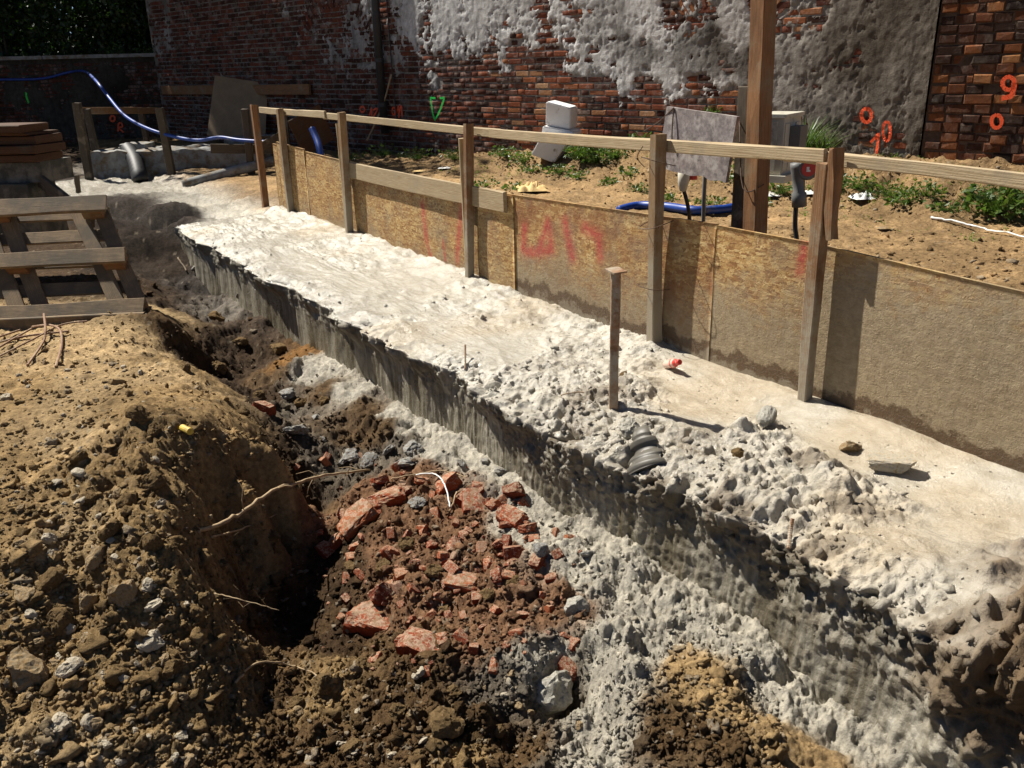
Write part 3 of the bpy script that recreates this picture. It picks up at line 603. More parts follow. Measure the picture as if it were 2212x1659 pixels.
# ------------------------------------------------------------------ timber
def plank(name, A, B, up, w, t, mat, parent=None, warp=.004, seg=8, wane=.002, cham=.004, taper=1.0, seed=None):
    """board from A to B; w = size along 'up', t = thickness; built along its own X so that the grain runs with it"""
    A = np.asarray(A, float); B = np.asarray(B, float); L = np.linalg.norm(B - A); r = np.random.default_rng(abs(hash((round(A[0], 3), round(B[1], 3), round(w, 3)))) % 99999 if seed is None else seed)
    Mx = frame(A, B - A, up); V = []; hw, ht = w / 2, t / 2; c = min(cham, ht * .6)
    ph = r.random(6) * 6.28
    for i in range(seg + 1):
        x = L * i / seg; k = 1 + (taper - 1) * i / seg
        oy = warp * math.sin(ph[0] + 2.2 * i / seg) ; oz = warp * 1.2 * math.sin(ph[1] + 3.1 * i / seg)
        e = [r.normal() * .0012 + wane * max(0, math.sin(ph[2 + q] + 5 * i / seg)) for q in range(4)]
        prof = [(-ht + c, -hw + e[0]), (ht - c, -hw + e[1]), (ht, -hw + c + e[1]), (ht, hw - c - e[2]), (ht - c, hw - e[2]), (-ht + c, hw - e[3]), (-ht, hw - c - e[3]), (-ht, -hw + c + e[0])]
        V += [(x + (r.normal() * .003 if i in (0, seg) else 0), k * py + oy, k * pz + oz) for py, pz in prof]
    F = [(i * 8 + k, i * 8 + (k + 1) % 8, (i + 1) * 8 + (k + 1) % 8, (i + 1) * 8 + k) for i in range(seg) for k in range(8)]
    F += [tuple(range(7, -1, -1)), tuple(seg * 8 + k for k in range(8))]
    return MB().add(V, F).build(name, mat, parent, Mx)
Z3 = np.array([0, 0, 1.0])

# ------------------------------------------------------------------ hoarding along the footing
hoard = empty('hoarding_fence', fst(0, 0), 'waist-high hoarding of strand board panels with plank handrail along the footing', 'fence')
POSTS = [((633, 485), (605, 235), .055, .055, 'post1'), ((757, 530), (742, 243), .05, .055, 'post1'), ((1018, 635), (1014, 268), .045, .05, 'post2'), ((1411, 750), (1424, 290), .05, .06, 'post1'), ((1738, 915), (1775, 352), .052, .05, 'post2')]
post_s = []
for (bx, by), (tx, ty), w, d, mt in POSTS:
    P = atz(bx, by, 0); s, t = to_st(P[0], P[1]); s2, z2 = fen(tx, ty, .05); post_s.append(s)
    s, _ = fen(bx, by, .012 + d / 2); s2, z2 = fen(tx, ty, .012 + d / 2); post_s[-1] = s; s2 = s2 * .7 + s * .3
    plank('post', fst(s + (s - s2) * .12, .012 + d / 2, -.14), fst(s2, .012 + d / 2, z2), ES, w, d, M[mt], hoard, .005, 10, .006)
# far rust-coloured end post and shorter pieces nailed beside posts
P = atz(574, 446, 0); s, t = to_st(P[0], P[1]); s_end = s
plank('post', fst(s, t, -.14), fst(s, t, .985), ES, .06, .06, M['rustwood'], hoard, .004, 8)
for px, (y0, y1), dt in ((737, (500, 268), .03), (1001, (560, 300), .03)):
    s, z1 = fen(px, y1, .03); s = post_s[1 if px < 900 else 2] + .036; plank('brace_batten', fst(s, .034, -.05), fst(s, .034, z1), ES, .018, .04, M['rail'], hoard)
sN = post_s[-1]
plank('brace_batten', fst(fen(1799, 517, .037)[0], .037, fen(1799, 517, .037)[1]), fst(fen(1804, 322, .037)[0], .037, fen(1804, 322, .037)[1]), ES, .040, .05, M['rustwood'], hoard, .003, 6, .012)
def rail(pts_a, pts_b, off, th, w=None, mat='rail', name='rail'):
    (xa, ya, yb), (xb, yc, yd) = pts_a, pts_b
    s0, z0 = fen(xa, ya, off); _, z0b = fen(xa, yb, off); s1, z1 = fen(xb, yc, off); _, z1b = fen(xb, yd, off)
    h = ((z0 - z0b) + (z1 - z1b)) / 2
    return plank(name, fst(s0, off, z0 - h / 2), fst(s1, off, z1 - h / 2), Z3, h, th, M[mat], hoard, .004, 10, .003)
rail((560, 230, 243), (703, 240, 256), -.004, .022); rail((700, 244, 259), (1078, 277, 296), -.016, .022); rail((1058, 276, 298), (1785, 322, 353), -.003, .024); rail((1700, 318, 350), (2420, 400, 435), -.016, .024)
rail((742, 347, 386), (1092, 413, 452), .012, .024)
def panel(px0, px1, ytop0, ytop1, off, mud, wetl, zbot=-.12, spray=None, name='panel', stain=.35):
    s0, z0 = fen(px0, ytop0, off); s1, z1 = fen(px1, ytop1, off)
    L = abs(s0 - s1); nx, nz = max(8, int(L / .018)), 38; U, V = np.meshgrid(np.linspace(0, 1, nx), np.linspace(0, 1, nz), indexing='ij')
    X = U * L; ztop = z0 + (z1 - z0) * U; Z = zbot + (ztop - zbot) * V
    bow = .012 * np.sin(U * 3.1) * np.sin(V * 2.5 + .3) + .004 * fbm((X * 1.0).ravel() + s0, Z.ravel(), 0, 2, 2, 300).reshape(X.shape)
    front = np.stack([X, bow, Z], -1).reshape(-1, 3); back = front + np.array([0, -.015, 0])
    n = nx * nz; F = grid_faces(nx, nz); Fb = F[:, ::-1] + n
    rim = []
    ring = [i * nz for i in range(nx)] + [(nx - 1) * nz + j for j in range(1, nz)] + [i * nz + nz - 1 for i in range(nx - 2, -1, -1)] + [j for j in range(nz - 2, 0, -1)]
    for a, b in zip(ring, ring[1:] + ring[:1]): rim.append((a, a + n, b + n, b))
    Vv = np.concatenate([front, back]); sp = np.zeros((len(Vv), 3), np.float32)
    if spray:
        for pts in spray:
            q = [fen(x, y, off) for x, y, _ in pts]
            for (a, b), (c, d), (_, _, w) in zip(q[:-1], q[1:], pts):
                ax, cx = s0 - a, s0 - c; vx, vz = cx - ax, d - b; t = np.clip(((Vv[:, 0] - ax) * vx + (Vv[:, 2] - b) * vz) / (vx * vx + vz * vz + 1e-9), 0, 1)
                dd = np.hypot(Vv[:, 0] - ax - t * vx, Vv[:, 2] - b - t * vz); sp[:, 0] = np.maximum(sp[:, 0], np.exp(-(dd / w) ** 2))
    me = mesh_np(name, Vv, np.concatenate([F, Fb, np.array(rim)]), M['osb'], False, {'spray': sp})
    o = bpy.data.objects.new(name, me); o['mud'] = mud; o['wetline'] = wetl; o['stain'] = stain
    Mx = Matrix(((-ES[0], ET[0], 0, 0), (-ES[1], ET[1], 0, 0), (0, 0, 1, 0), (0, 0, 0, 1))); Mx.translation = Vector(fst(s0, off, 0))
    return put(o, hoard, Mx)
panel(588, 745, 310, 348, -.012, .05, .0)
panel(596, 655, 306, 322, .004, .05, .0)
panel(745, 1096, 372, 421, -.018, .02, .01, stain=.5, spray=[[(915, 440, .03), (925, 520, .02), (935, 560, .02)], [(1000, 430, .03), (990, 560, .035)], [(960, 520, .015), (965, 560, .015)]])
panel(1096, 1548, 419, 484, -.012, .22, .11, stain=.95, spray=[[(1135, 490, .03), (1130, 540, .03), (1165, 545, .03), (1185, 480, .03), (1195, 540, .03), (1140, 545, .03)], [(1222, 478, .035), (1240, 555, .03)], [(1265, 492, .035), (1295, 510, .03), (1300, 555, .03)]])
panel(1030, 1108, 412, 424, -.003, .02, .0)
panel(1547, 1766, 486, 527, -.015, .36, .09, spray=[[(1738, 530, .02), (1728, 590, .02)]])
panel(1766, 2470, 527, 690, -.012, .56, .08)
# tie wires
def wire(pts, r=.0016, parent=None, name='tie_wire'):
    mb = MB().tube(smoothpath(pts, 5), r, 5); o = mb.build(name, M['wire'], parent); return o
sP = post_s[3]
for z, dz in ((.86, .03), (.62, -.02), (.30, .02)):
    wire([fst(sP - .045, -.012, z), fst(sP - .045, .11, z + dz), fst(sP + .045, .112, z + dz * 1.4), fst(sP + .048, -.01, z + .01)], .002, hoard)
wire([fst(sP + .02, .112, .86), fst(sP + .05, .13, .90), fst(sP + .02, .125, .95)], .002, hoard)

# ------------------------------------------------------------------ guard rail round the far slurry pan
gr = empty('guard_rail', atz(211, 353, 0), 'bare timber guard rail on posts at the far slurry pan before the low wall', 'fence')
def stand(px, pb, pt, zb, w, mat, parent, dz=.12):
    B = atz(px[0], pb, zb); T = aty(px[1], pt, B[1]); return plank('post', B - Z3 * dz + (B - T) * .0, T, (1, 0, 0), w, w, M[mat], parent, .004, 6, .004), T
_, T2 = stand((211, 188), 353, 235, .05, .085, 'grey_wood', gr); _, T4 = stand((318, 303), 312, 232, .15, .085, 'grey_wood', gr)
plank('rail', aty(176, 239, T2[1] - .06), aty(341, 239, T4[1] - .06), Z3, .10, .028, M['post'], gr)
for k, (px, pb, pt, zb) in enumerate((((192, 167), 386, 222, -.10), ((374, 344), 384, 234, -.10), ((546, 528), 390, 235, -.08))):
    B = atz(px[0], pb, zb); T = aty(px[1], pt, B[1])
    po = plank('timber_stake', B - Z3 * .15, T, (1, 0, 0), .10 if k < 2 else .085, .09, M['grey_wood'], None, .004, 6, .004)
    tag(po, ['upright squared timber stake in slurry beside the guard rail', 'upright squared timber stake in slurry before the black drain pipe', 'upright squared timber stake in slurry beside the leaning tan sheet'][k], 'stake')
B = atz(168, 415, -.08); tag(plank('timber_stake', B - Z3 * .12, aty(166, 378, B[1]), (1, 0, 0), .05, .05, M['grey_wood'], None), 'short dark stump of a stake beside the formwork stack', 'stake')

# ------------------------------------------------------------------ old wall behind the yard
U_L, _ = wuv(338, 160); U_R = wuv(2026, 112)[0] + .04
VB, VT = -.55, 4.6
masks = [(360,50,.35),(450,100,.2),(600,150,0),(700,60,.35),(760,80,.6),(720,120,.45),(700,180,0),(500,230,.1),(600,260,.2),(400,200,.25),(850,100,.55),(850,200,.15),(900,60,.75),(930,130,.45),(960,60,.85),(1000,40,.9),(1000,100,.7),(1000,170,.25),(900,230,.02),(1000,240,.05),(1080,60,.85),(1080,130,.55),(1080,180,.2),(1100,250,0),(1150,80,.62),(1130,110,.2),(1200,100,.5),(1180,150,.12),(1200,200,.02),(1200,260,.0),(1250,40,.75),(1300,80,.8),(1300,140,.95),(1345,180,.9),(1300,205,.1),(1290,240,.0),(1400,240,.1),(1380,200,.45),(1400,60,.8),(1400,120,1),(1500,60,.8),(1480,30,.4),(1500,130,1),(1500,185,.55),(1500,230,.3),(1600,100,1),(1600,160,1),(1600,210,.35),(1560,250,.1),(1700,50,.5),(1720,70,.5),(1700,30,.5),(1700,120,.85),(1700,200,.95),(1800,100,.95),(1800,200,.9),(1770,160,.6),(1850,290,.75),(1900,50,1),(1900,150,1),(1900,250,.95),(1980,100,1),(1990,290,.8),(1300,300,.1),(1700,290,.6),(900,290,.2),(1100,-60,.8),(1500,-60,.8),(700,-40,.3),(1900,-60,1)]
tint = [(360,100,.30),(700,150,.35),(850,150,.45),(950,60,.85),(1000,150,.7),(1100,100,.85),(1200,100,.95),(1200,200,.7),(1300,80,.55),(1310,130,.9),(1340,180,1.),(1330,100,.25),(1400,60,1.),(1390,110,.30),(1420,150,.8),(1500,130,.18),(1560,100,.15),(1600,60,.85),(1550,190,.9),(1600,140,.2),(1650,200,.55),(1450,200,.9),(1700,60,.6),(1720,120,.5),(1750,200,.42),(1850,100,.22),(1900,200,.35),(1980,60,.2),(1980,300,.25),(1850,290,.3),(1300,250,.3),(900,250,.2),(1100,250,.2)]
def wall_field(pts, u, v, pw=3):
    Q = np.array([wuv(a, b) for a, b, _ in pts], np.float32); val = np.array([p[2] for p in pts], np.float32); out = np.empty(len(u), np.float32)
    for a in range(0, len(u), 50000):
        d2 = (u[a:a + 50000, None] - Q[:, 0]) ** 2 + ((v[a:a + 50000, None] - Q[:, 1]) * 1.3) ** 2; w = 1 / (d2 + .004) ** pw * 1e-3; out[a:a + 50000] = (w * val).sum(1) / w.sum(1)
    return out
def coat_mask(u, v):
    wu = u + .10 * fbm(u, v, 0, 2.5, 3, 401); wv = v + .10 * fbm(u, v, 0, 2.5, 3, 411)
    m = wall_field(masks, wu, wv); drip = fbm(u, v * .45, 0, 3.2, 4, 421)
    return m + .38 * drip + .34 * fbm(u, v, 0, 9, 5, 431, .68)
wall = empty('old_wall', wpt((U_L + U_R) / 2, 0), 'old brick wall with patchy grey render peeling off behind the yard', 'wall')
nu, nv = 900, 230
uu = U_R + (U_L - U_R) * np.linspace(0, 1, nu) ** 1.25; vv = np.concatenate([np.linspace(VB, 2.75, 200), np.linspace(2.8, VT, 30)])
Ug, Vg = np.meshgrid(uu, vv, indexing='ij'); uf, vf = Ug.ravel(), Vg.ravel()
cm = coat_mask(uf, vf); cov = sstep(.535, .575, cm)
def wall_dep(uf, vf, cm):
    cov = sstep(.535, .575, cm)
    return -.006 + cov * (.0125 + .004 * fbm(uf, vf, 0, 4, 4, 441) + .003 * fbm(uf, vf, 0, 18, 3, 445, .6) - .004 * fbm(uf, vf, 0, 11, 3, 446, .6, True) + .006 * sstep(.72, .76, cm + .2 * fbm(uf, vf, 0, 6, 4, 449))) + (1 - cov) * .005 * fbm(uf, vf, 0, 30, 2, 447)
dep = wall_dep(uf, vf, cm)
tn = np.clip(wall_field(tint, uf + .08 * fbm(uf, vf, 0, 4, 3, 451), vf + .08 * fbm(uf, vf, 0, 4, 3, 455)) + .25 * fbm(uf, vf, 0, 2.2, 4, 461), 0, 1)[:, None]
cc = np.array((.085, .072, .058), np.float32) * (1 - tn) + np.array((.74, .73, .70), np.float32) * tn
brn = sstep(3.2, .6, uf)[:, None]; cc = cc * (1 - brn * .75) + (np.array((.17, .135, .095), np.float32) * (.6 + .9 * tn)) * brn * .75
mort = np.array((.30, .275, .24), np.float32) * (.45 + .75 * tn); cc = cc * cov[:, None] + mort * (1 - cov[:, None])
Pw = WP0 + uf[:, None] * WD + dep[:, None] * WN; Pw[:, 2] = vf
me = mesh_np('render_coat', Pw, grid_faces(nu, nv)[:, ::-1], M['coat'], True, {'Col': cc})
put(bpy.data.objects.new('render_coat', me), wall)
mb = MB().box((0, -.35, 0), (U_L - U_R, -.05, VT - VB)); mb.build('wall_core', M['coat'], wall, frame(wpt(U_R, VB), WD, Z3))
def brick_verts(L, Hh, D, r, er=.004, j=.003):
    """chamfered brick, front on +Y; 16 verts"""
    V = []
    for y, ins in ((D, er * 2.2), (D - er * 2.2, 0)):
        for sx in (-1, 1):
            for sz in (-1, 1):
                V.append((sx * (L / 2 - ins) + r.normal() * j, y + r.normal() * j * .45, sz * (Hh / 2 - ins) + r.normal() * j))
    V += [(sx * L / 2, -.03, sz * Hh / 2) for sx in (-1, 1) for sz in (-1, 1)]
    F = [(0, 1, 3, 2)] + [q for o in (0, 4) for q in ((o, o + 2, o + 6, o + 4), (o + 2, o + 3, o + 7, o + 6), (o + 3, o + 1, o + 5, o + 7), (o + 1, o, o + 4, o + 5))]
    return V, [tuple(reversed(f)) for f in F]
r = np.random.default_rng(77); cand = []
row = 0; v = VB + .04
while v < 2.7:
    u = U_R + .02 - r.random() * .2
    while u < U_L - .1:
        L = .245 if r.random() < .72 else .12
        L *= 1 + .05 * r.normal() * .5
        if u + L < U_L and u > U_R - .02: cand.append((u + L / 2, v + .004 * r.normal(), L - .012, .062, 0.0))
        u += L
    v += .0765; row += 1
# soldier-brick arches over the bricked-up openings
for (xc, yc, x1, y1) in ((1215, 150, 1345, 52), (1560, 150, 1690, 48), (735, 175, 822, 105)):
    uc, vc = wuv(xc, yc); ue, ve = wuv(x1, y1); R = math.hypot(ue - uc, ve - vc)
    for k in np.arange(-1.0, 1.01, .085 / R * 1.0):
        a = k * .95; cand.append((uc + R * math.sin(a) * 1.0, vc + R * math.cos(a), .058, .25, -a))
ca = np.array([(c[0], c[1]) for c in cand]); cmk = coat_mask(ca[:, 0], ca[:, 1])
keep = [(c, m) for c, m in zip(cand, cmk) if m < .66]
def pxsize(c):
    P = wpt(c[0], c[1]); d = np.linalg.norm(P - O3); inside = 0
    q = P - O3; k = FPX / (q @ _F); X = W / 2 + k * (q @ CR); Y = HH / 2 - k * (q @ CU)
    if X < -30 or X > W + 30 or Y < -20 or Y > 420: return 0
    return c[2] * c[3] * k * k * (1.0 if X > 860 else .35) * (1.3 if abs(c[4]) > 0 else 1)
sized = sorted(((pxsize(c) * (1 if m < .5 else .6), c, m) for c, m in keep), key=lambda q: -q[0])
def brick_mesh(c, r): 
    V, F = brick_verts(c[2], c[3], .004 + r.normal() * .003, r, .004, .0014); return V, F
for k, (sz, c, m) in enumerate(sized[:300]):
    V, F = brick_mesh(c, r); X = WD * math.cos(c[4]) + Z3 * math.sin(c[4]); Zv = -WD * math.sin(c[4]) + Z3 * math.cos(c[4])
    Mx = Matrix(((X[0], WN[0], Zv[0], 0), (X[1], WN[1], Zv[1], 0), (X[2], WN[2], Zv[2], 0), (0, 0, 0, 1))); Mx.translation = Vector(wpt(c[0], c[1]))
    MB().add(V, F).build('brick', M['brickw'], wall, Mx)
VV = []; FF = []; RN = []
for sz, c, m in sized[300:]:
    V, F = brick_mesh(c, r); b = len(VV); X = WD * math.cos(c[4]) + Z3 * math.sin(c[4]); Zv = -WD * math.sin(c[4]) + Z3 * math.cos(c[4]); o = wpt(c[0], c[1])
    VV += [o + X * p[0] + WN * p[1] + Zv * p[2] for p in V]; FF += [tuple(b + i for i in f) for f in F]; RN += [r.random() ** 1.2 * (.85 if c[0] < 6 else .5)] * len(V)  # shade at the wall's left end is put into the colour as darker bricks
me = mesh_np('bricks', np.array(VV), np.array(FF), M['brickj'], False, {'rnd': np.array(RN)})
tag(put(bpy.data.objects.new('bricks', me), wall), kind='stuff')
# red brick wall that joins at the right
rw = empty('red_brick_wall', wpt(U_R - 2.2, 0), 'eroded dark red brick wall with deep joints beyond the vertical seam', 'wall')
mb = MB().box((0, -.35, 0), (5.0, -.016, VT - VB)); 
o = mb.build('joint_mortar', m_simple('sooty_mortar', (.085, .058, .042), .95, .5, 9, .7, spec=.1), rw, frame(wpt(U_R - 5.008, VB), WD, Z3))
v = VB + .045; n_b = 0; small = []
brv = [brick_verts(.215, .072, .003 * r.normal(), r, .0045, .0045) for _ in range(24)]
brm = [MB().add(*b).mesh('brick', M['brickr']) for b in brv]
while v < 2.6:
    u = U_R - .012 - r.random() * .03; first = True
    while u > U_R - 4.6:
        L = r.choice([.24, .15, .155, .16, .145, .12, .06], p=[.1, .2, .2, .15, .2, .1, .05]); uc = u - L / 2
        P = wpt(uc, v); q = P - O3; k = FPX / (q @ _F); X = W / 2 + k * (q @ CR); Y = HH / 2 - k * (q @ CU)
        Mx = Matrix(((WD[0], WN[0], 0, 0), (WD[1], WN[1], 0, 0), (0, 0, 1, 0), (0, 0, 0, 1))) @ Matrix.Rotation(r.normal() * .012, 4, 'Y') @ Matrix.Diagonal((max(.1, (L - .013) / .215), 1, 1 + .08 * r.normal(), 1)); Mx.translation = Vector(wpt(uc, v + .004 * r.normal(), -.004 + .007 * r.normal()))
        if X < W + 60 and -15 < Y < 420 and n_b < 300:
            put(bpy.data.objects.new('brick', brm[r.integers(24)]), rw, Mx); n_b += 1
        else: small.append((r.integers(24), Mx))
        u -= L
    v += .083
VV = []; FF = []
for i, Mx in small:
    b = len(VV); VV += [tuple(Mx @ Vector(p)) for p in brv[i][0]]; FF += [tuple(b + k for k in f) for f in brv[i][1]]
me = mesh_np('bricks', np.array(VV), np.array(FF), M['brickj'], False, {'rnd': np.random.default_rng(1).random(len(VV) // 12).repeat(12)[:len(VV)] * .6})
tag(put(bpy.data.objects.new('bricks', me), rw), kind='stuff')
# spray-paint marks: thin bands of paint lying just proud of the wall
def stroke(name, pts, w, mat, parent, off=.016, plane='wall'):
    mb = MB(); pts = smoothpath([np.array([*wuv(x, y)]) for x, y in pts], 5); V = []
    for i, p in enumerate(pts):
        d = pts[min(i + 1, len(pts) - 1)] - pts[max(i - 1, 0)]; d /= np.linalg.norm(d) + 1e-9; nn = np.array([-d[1], d[0]]); ww = w * (.85 + .3 * random.random()) / 2
        for sg in (-1, 1): V.append(p + nn * sg * ww)
    A = np.array(V); dz = wall_dep(A[:, 0], A[:, 1], coat_mask(A[:, 0], A[:, 1])).clip(.004) + .008 if parent == wall else np.full(len(A), off)
    V = [wpt(q[0], q[1], float(z_)) for q, z_ in zip(A, dz)]
    mb.add(V, [(2 * i, 2 * i + 1, 2 * i + 3, 2 * i + 2) for i in range(len(pts) - 1)]); return mb.build(name, mat, parent)
def ring(cx, cy, a, b, n=10, st=0): return [(cx + a * math.sin(st + 6.28 * k / n), cy - b * math.cos(st + 6.28 * k / n)) for k in range(n + 1)]
og, gn = M['orange'], M['green']
for pts, w, par in ((ring(1873, 249, 11, 15), .035, wall), ([(1882, 308), (1893, 296), (1899, 290), (1898, 302), (1895, 332)], .03, wall), (ring(1917, 283, 8, 21), .028, wall),
                    (ring(2180, 180, 13, 14, 10, 2.0), .034, rw), ([(2192, 178), (2190, 196), (2184, 208), (2164, 212)], .04, rw), (ring(2154, 262, 11, 14), .032, rw),
                    (ring(784, 236, 5, 6), .030, wall), ([(799, 250), (804, 234), (804, 251)], .03, wall), ([(807, 238), (816, 234), (814, 242), (808, 251), (806, 251)], .026, wall),
                    (ring(852, 240, 4, 8), .030, wall), ([(858, 246), (862, 228), (863, 255)], .03, wall), ([(864, 243), (868, 228), (870, 253)], .03, wall)):
    stroke('paint_mark', pts, w, og, par)
for pts in ([(930, 211), (942, 212)], [(951, 212), (962, 211)], [(931, 212), (934, 230), (936, 245), (941, 260)], [(961, 212), (954, 232), (947, 248), (940, 260)]): stroke('paint_mark', pts, .03, gn, wall)
# dark downpipe and loose cables on the wall
ua, va = wuv(826, 60); ub, vb = wuv(828, 272)
dp = empty('downpipe', wpt(ua, vb), 'dark downpipe fixed to the shaded part of the old wall', 'pipe')
MB().tube([wpt(ua, vb - .1, .10), wpt(ua, VT, .10)], .062, 12).build('pipe', M['pipe'], dp, smooth=True)
for y in (30, 225 * 1.0, 130): 
    _, vz = wuv(826, y); MB().lathe([(.068, -.03), (.070, -.03), (.070, .03), (.068, .03)], 12, Matrix.Translation(Vector(wpt(ua, vz, .10)))).build('bracket', M['pipe'], dp)
def cable(name, pts, r, mat, label, cat, group=None, n=6):
    o = MB().tube(smoothpath(pts, 7), r, n).build(name, mat, None, smooth=True); return tag(o, label, cat, group)
cable('cable', [wpt(*wuv(x, y), .03) for x, y in ((839, 0), (846, 90), (851, 160), (858, 235), (862, 262))], .010, M['black'], 'thin black cable hanging down the old wall beside the downpipe', 'cable')
cable('cable', [wpt(*wuv(851, 160), .05), wpt(*wuv(842, 215), .10), wpt(*wuv(832, 262), .18), wpt(*wuv(826, 300), .30)], .014, M['twig'], 'frayed pale cable end drooping from the old wall to the weeds', 'cable')

# low wall that closes the yard on the left, with coping
c0 = wpt(U_L, 0, .02); LWd = np.array([-1.0, -.10, 0]); LWd /= np.linalg.norm(LWd); LWn = np.array([LWd[1], -LWd[0], 0]); LWn *= -1 if LWn[1] > 0 else 1
_zt = aty(345, 122, c0[1])[2]
lw = empty('low_wall', c0 + LWd * 4, 'shaded low brick wall with stone coping under the trees', 'wall')
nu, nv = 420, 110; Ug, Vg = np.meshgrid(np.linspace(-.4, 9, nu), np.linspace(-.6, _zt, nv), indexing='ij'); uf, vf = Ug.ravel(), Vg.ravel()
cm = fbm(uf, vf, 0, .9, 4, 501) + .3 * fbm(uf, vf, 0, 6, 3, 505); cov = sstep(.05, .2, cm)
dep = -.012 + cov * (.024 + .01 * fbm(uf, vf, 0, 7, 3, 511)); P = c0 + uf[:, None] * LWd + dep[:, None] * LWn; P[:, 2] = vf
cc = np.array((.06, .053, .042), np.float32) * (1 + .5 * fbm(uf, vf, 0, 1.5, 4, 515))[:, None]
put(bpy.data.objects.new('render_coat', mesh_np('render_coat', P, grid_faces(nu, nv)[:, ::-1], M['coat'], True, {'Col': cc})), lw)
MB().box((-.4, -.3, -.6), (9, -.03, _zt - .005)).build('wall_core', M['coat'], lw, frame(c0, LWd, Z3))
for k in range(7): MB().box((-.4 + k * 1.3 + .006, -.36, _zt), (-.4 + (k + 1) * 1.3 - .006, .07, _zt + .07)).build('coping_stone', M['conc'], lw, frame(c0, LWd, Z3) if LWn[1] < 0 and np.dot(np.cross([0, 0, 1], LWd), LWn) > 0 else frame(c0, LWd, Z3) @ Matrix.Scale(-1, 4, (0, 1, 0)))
VV = []; FF = []; RN = []; v = -.5; br = 0
while v < _zt - .05:
    u = -.3 + r.random() * .2
    while u < 8.8:
        L = .25 if r.random() < .7 else .125
        if coat_mask is not None:
            b = len(VV); V, F = brick_verts(L - .014, .062, .004 * r.normal(), r, .005, .003)
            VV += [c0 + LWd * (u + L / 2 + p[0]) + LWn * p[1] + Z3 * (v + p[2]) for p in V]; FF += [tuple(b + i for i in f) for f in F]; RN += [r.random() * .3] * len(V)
        u += L
    v += .077
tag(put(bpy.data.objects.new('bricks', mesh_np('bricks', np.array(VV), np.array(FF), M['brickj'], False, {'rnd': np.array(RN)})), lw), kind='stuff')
def lwpt(x, y, off=.02): 
    P = onplane(x, y, c0 + LWn * off, LWn); return P
mb = MB()
def lstroke(pts, w):
    pts = smoothpath([lwpt(x, y, .02) for x, y in pts], 5); V = []
    for i, p in enumerate(pts):
        d = pts[min(i + 1, len(pts) - 1)] - pts[max(i - 1, 0)]; d /= np.linalg.norm(d) + 1e-9; nn = np.cross(d, LWn)
        for sg in (-1, 1): V.append(p + nn * sg * w / 2)
    MB().add(V, [(2 * i, 2 * i + 1, 2 * i + 3, 2 * i + 2) for i in range(len(pts) - 1)]).build('paint_mark', og, lw)
lstroke(ring(243, 256, 5, 6), .04); lstroke([(255, 284), (256, 268), (262, 266), (264, 274), (257, 276), (267, 286)], .035)

# ------------------------------------------------------------------ things behind the hoarding
def yardpt(px, py, z=None):
    """first yard ground seen at a pixel behind the hoarding"""
    d = ray(px, py); hi, lo = .7, -.25
    for n in (36, 10):
        zs = np.linspace(hi, lo, n); P = O3[None] + d[None] * ((zs - CAMH) / d[2])[:, None]; _, t = to_st(P[:, 0], P[:, 1])
        g = gfast(P[:, 0], P[:, 1]); k = np.nonzero((P[:, 2] <= g) & (t < -.03))[0]; i = k[0] if len(k) else n - 1; hi, lo = zs[max(i - 1, 0)], zs[i]
    Q = P[i].copy(); Q[2] = g[i]; return Q
def vpost(name, px, pyb_t, t, ztop_px, w, d, mat, label, cat='post', seed=None):
    """upright at the point where pixel column px meets the line t metres behind the hoarding"""
    P = onplane(px[0], pyb_t, FP0 + ET * t, ET); T = aty(px[1], ztop_px, P[1]); B = P.copy(); B[2] = -.1; T2 = T.copy()
    if abs(T[2] - P[2]) > .05: T2 = P + (T - P) * 1.0
    k = (T2 - P) / (T2[2] - P[2]); B = P + k * (-.1 - P[2])
    o = plank(name, B, T2, -ET, w, d, M[mat], None, .006, 12, .006); return tag(o, label, cat), B, T2
o, B, T = vpost('timber_post', (1632, 1662), 440, -.28, -330, .085, .075, 'rustwood', 'tall rough brown timber post rising behind the handrail beside the cabinet')
o, B2, T2 = vpost('timber_post', (1607, 1624), 440, -.36, 187, .085, .085, 'grey_wood', 'shorter grey squared post tied to the tall brown post')
wire([B2 + (T2 - B2) * .88 + ES * .05 + ET * .02, B2 + (T2 - B2) * .87 + ET * .06, B + (T - B) * .40 + ET * .06 + ES * .02, B + (T - B) * .41 - ES * .06 + ET * .02], .003).name = 'tie_wire'
tag(bpy.data.objects['tie_wire.003'] if 'tie_wire.003' in bpy.data.objects else bpy.data.objects['tie_wire'], None, None)
for o in bpy.data.objects:
    if o.name.startswith('tie_wire') and o.parent is None: tag(o, 'thin bent wire tying the grey post to the tall post', 'wire')
# worn board hanging behind the handrail
bt = -.22
Q = [onplane(x, y, FP0 + ET * bt, ET) for x, y in ((1440, 230), (1592, 252), (1566, 400), (1420, 362))]
bn = np.cross(Q[1] - Q[0], Q[3] - Q[0]); bn /= np.linalg.norm(bn); bn *= 1 if bn @ ET > 0 else -1
mb = MB(); n = 14; top = [Q[0] + (Q[1] - Q[0]) * i / n for i in range(n + 1)]; bot = [Q[3] + (Q[2] - Q[3]) * i / n + (Q[3] - Q[0]) * (.05 * abs(math.sin(i * 2.3)) * (1 if i > 7 else .2) * -1) for i in range(n + 1)]
V = top + bot; V2 = [p - bn * .018 for p in V]; m_ = n + 1
F = [(i, i + m_, i + 1 + m_, i + 1) for i in range(n)]; Fb = [tuple(2 * m_ + k for k in reversed(f)) for f in F]
edge_ = list(range(m_)) + [m_ + i for i in range(n, -1, -1)]
mb.add(V + V2, F + Fb + [(a, b, b + 2 * m_, a + 2 * m_) for a, b in zip(edge_, edge_[1:] + edge_[:1])])
o = tag(mb.build('worn_board', M['cap'], None, Matrix.Identity(4)), 'scuffed greyish plywood board hanging askew behind the handrail', 'board')
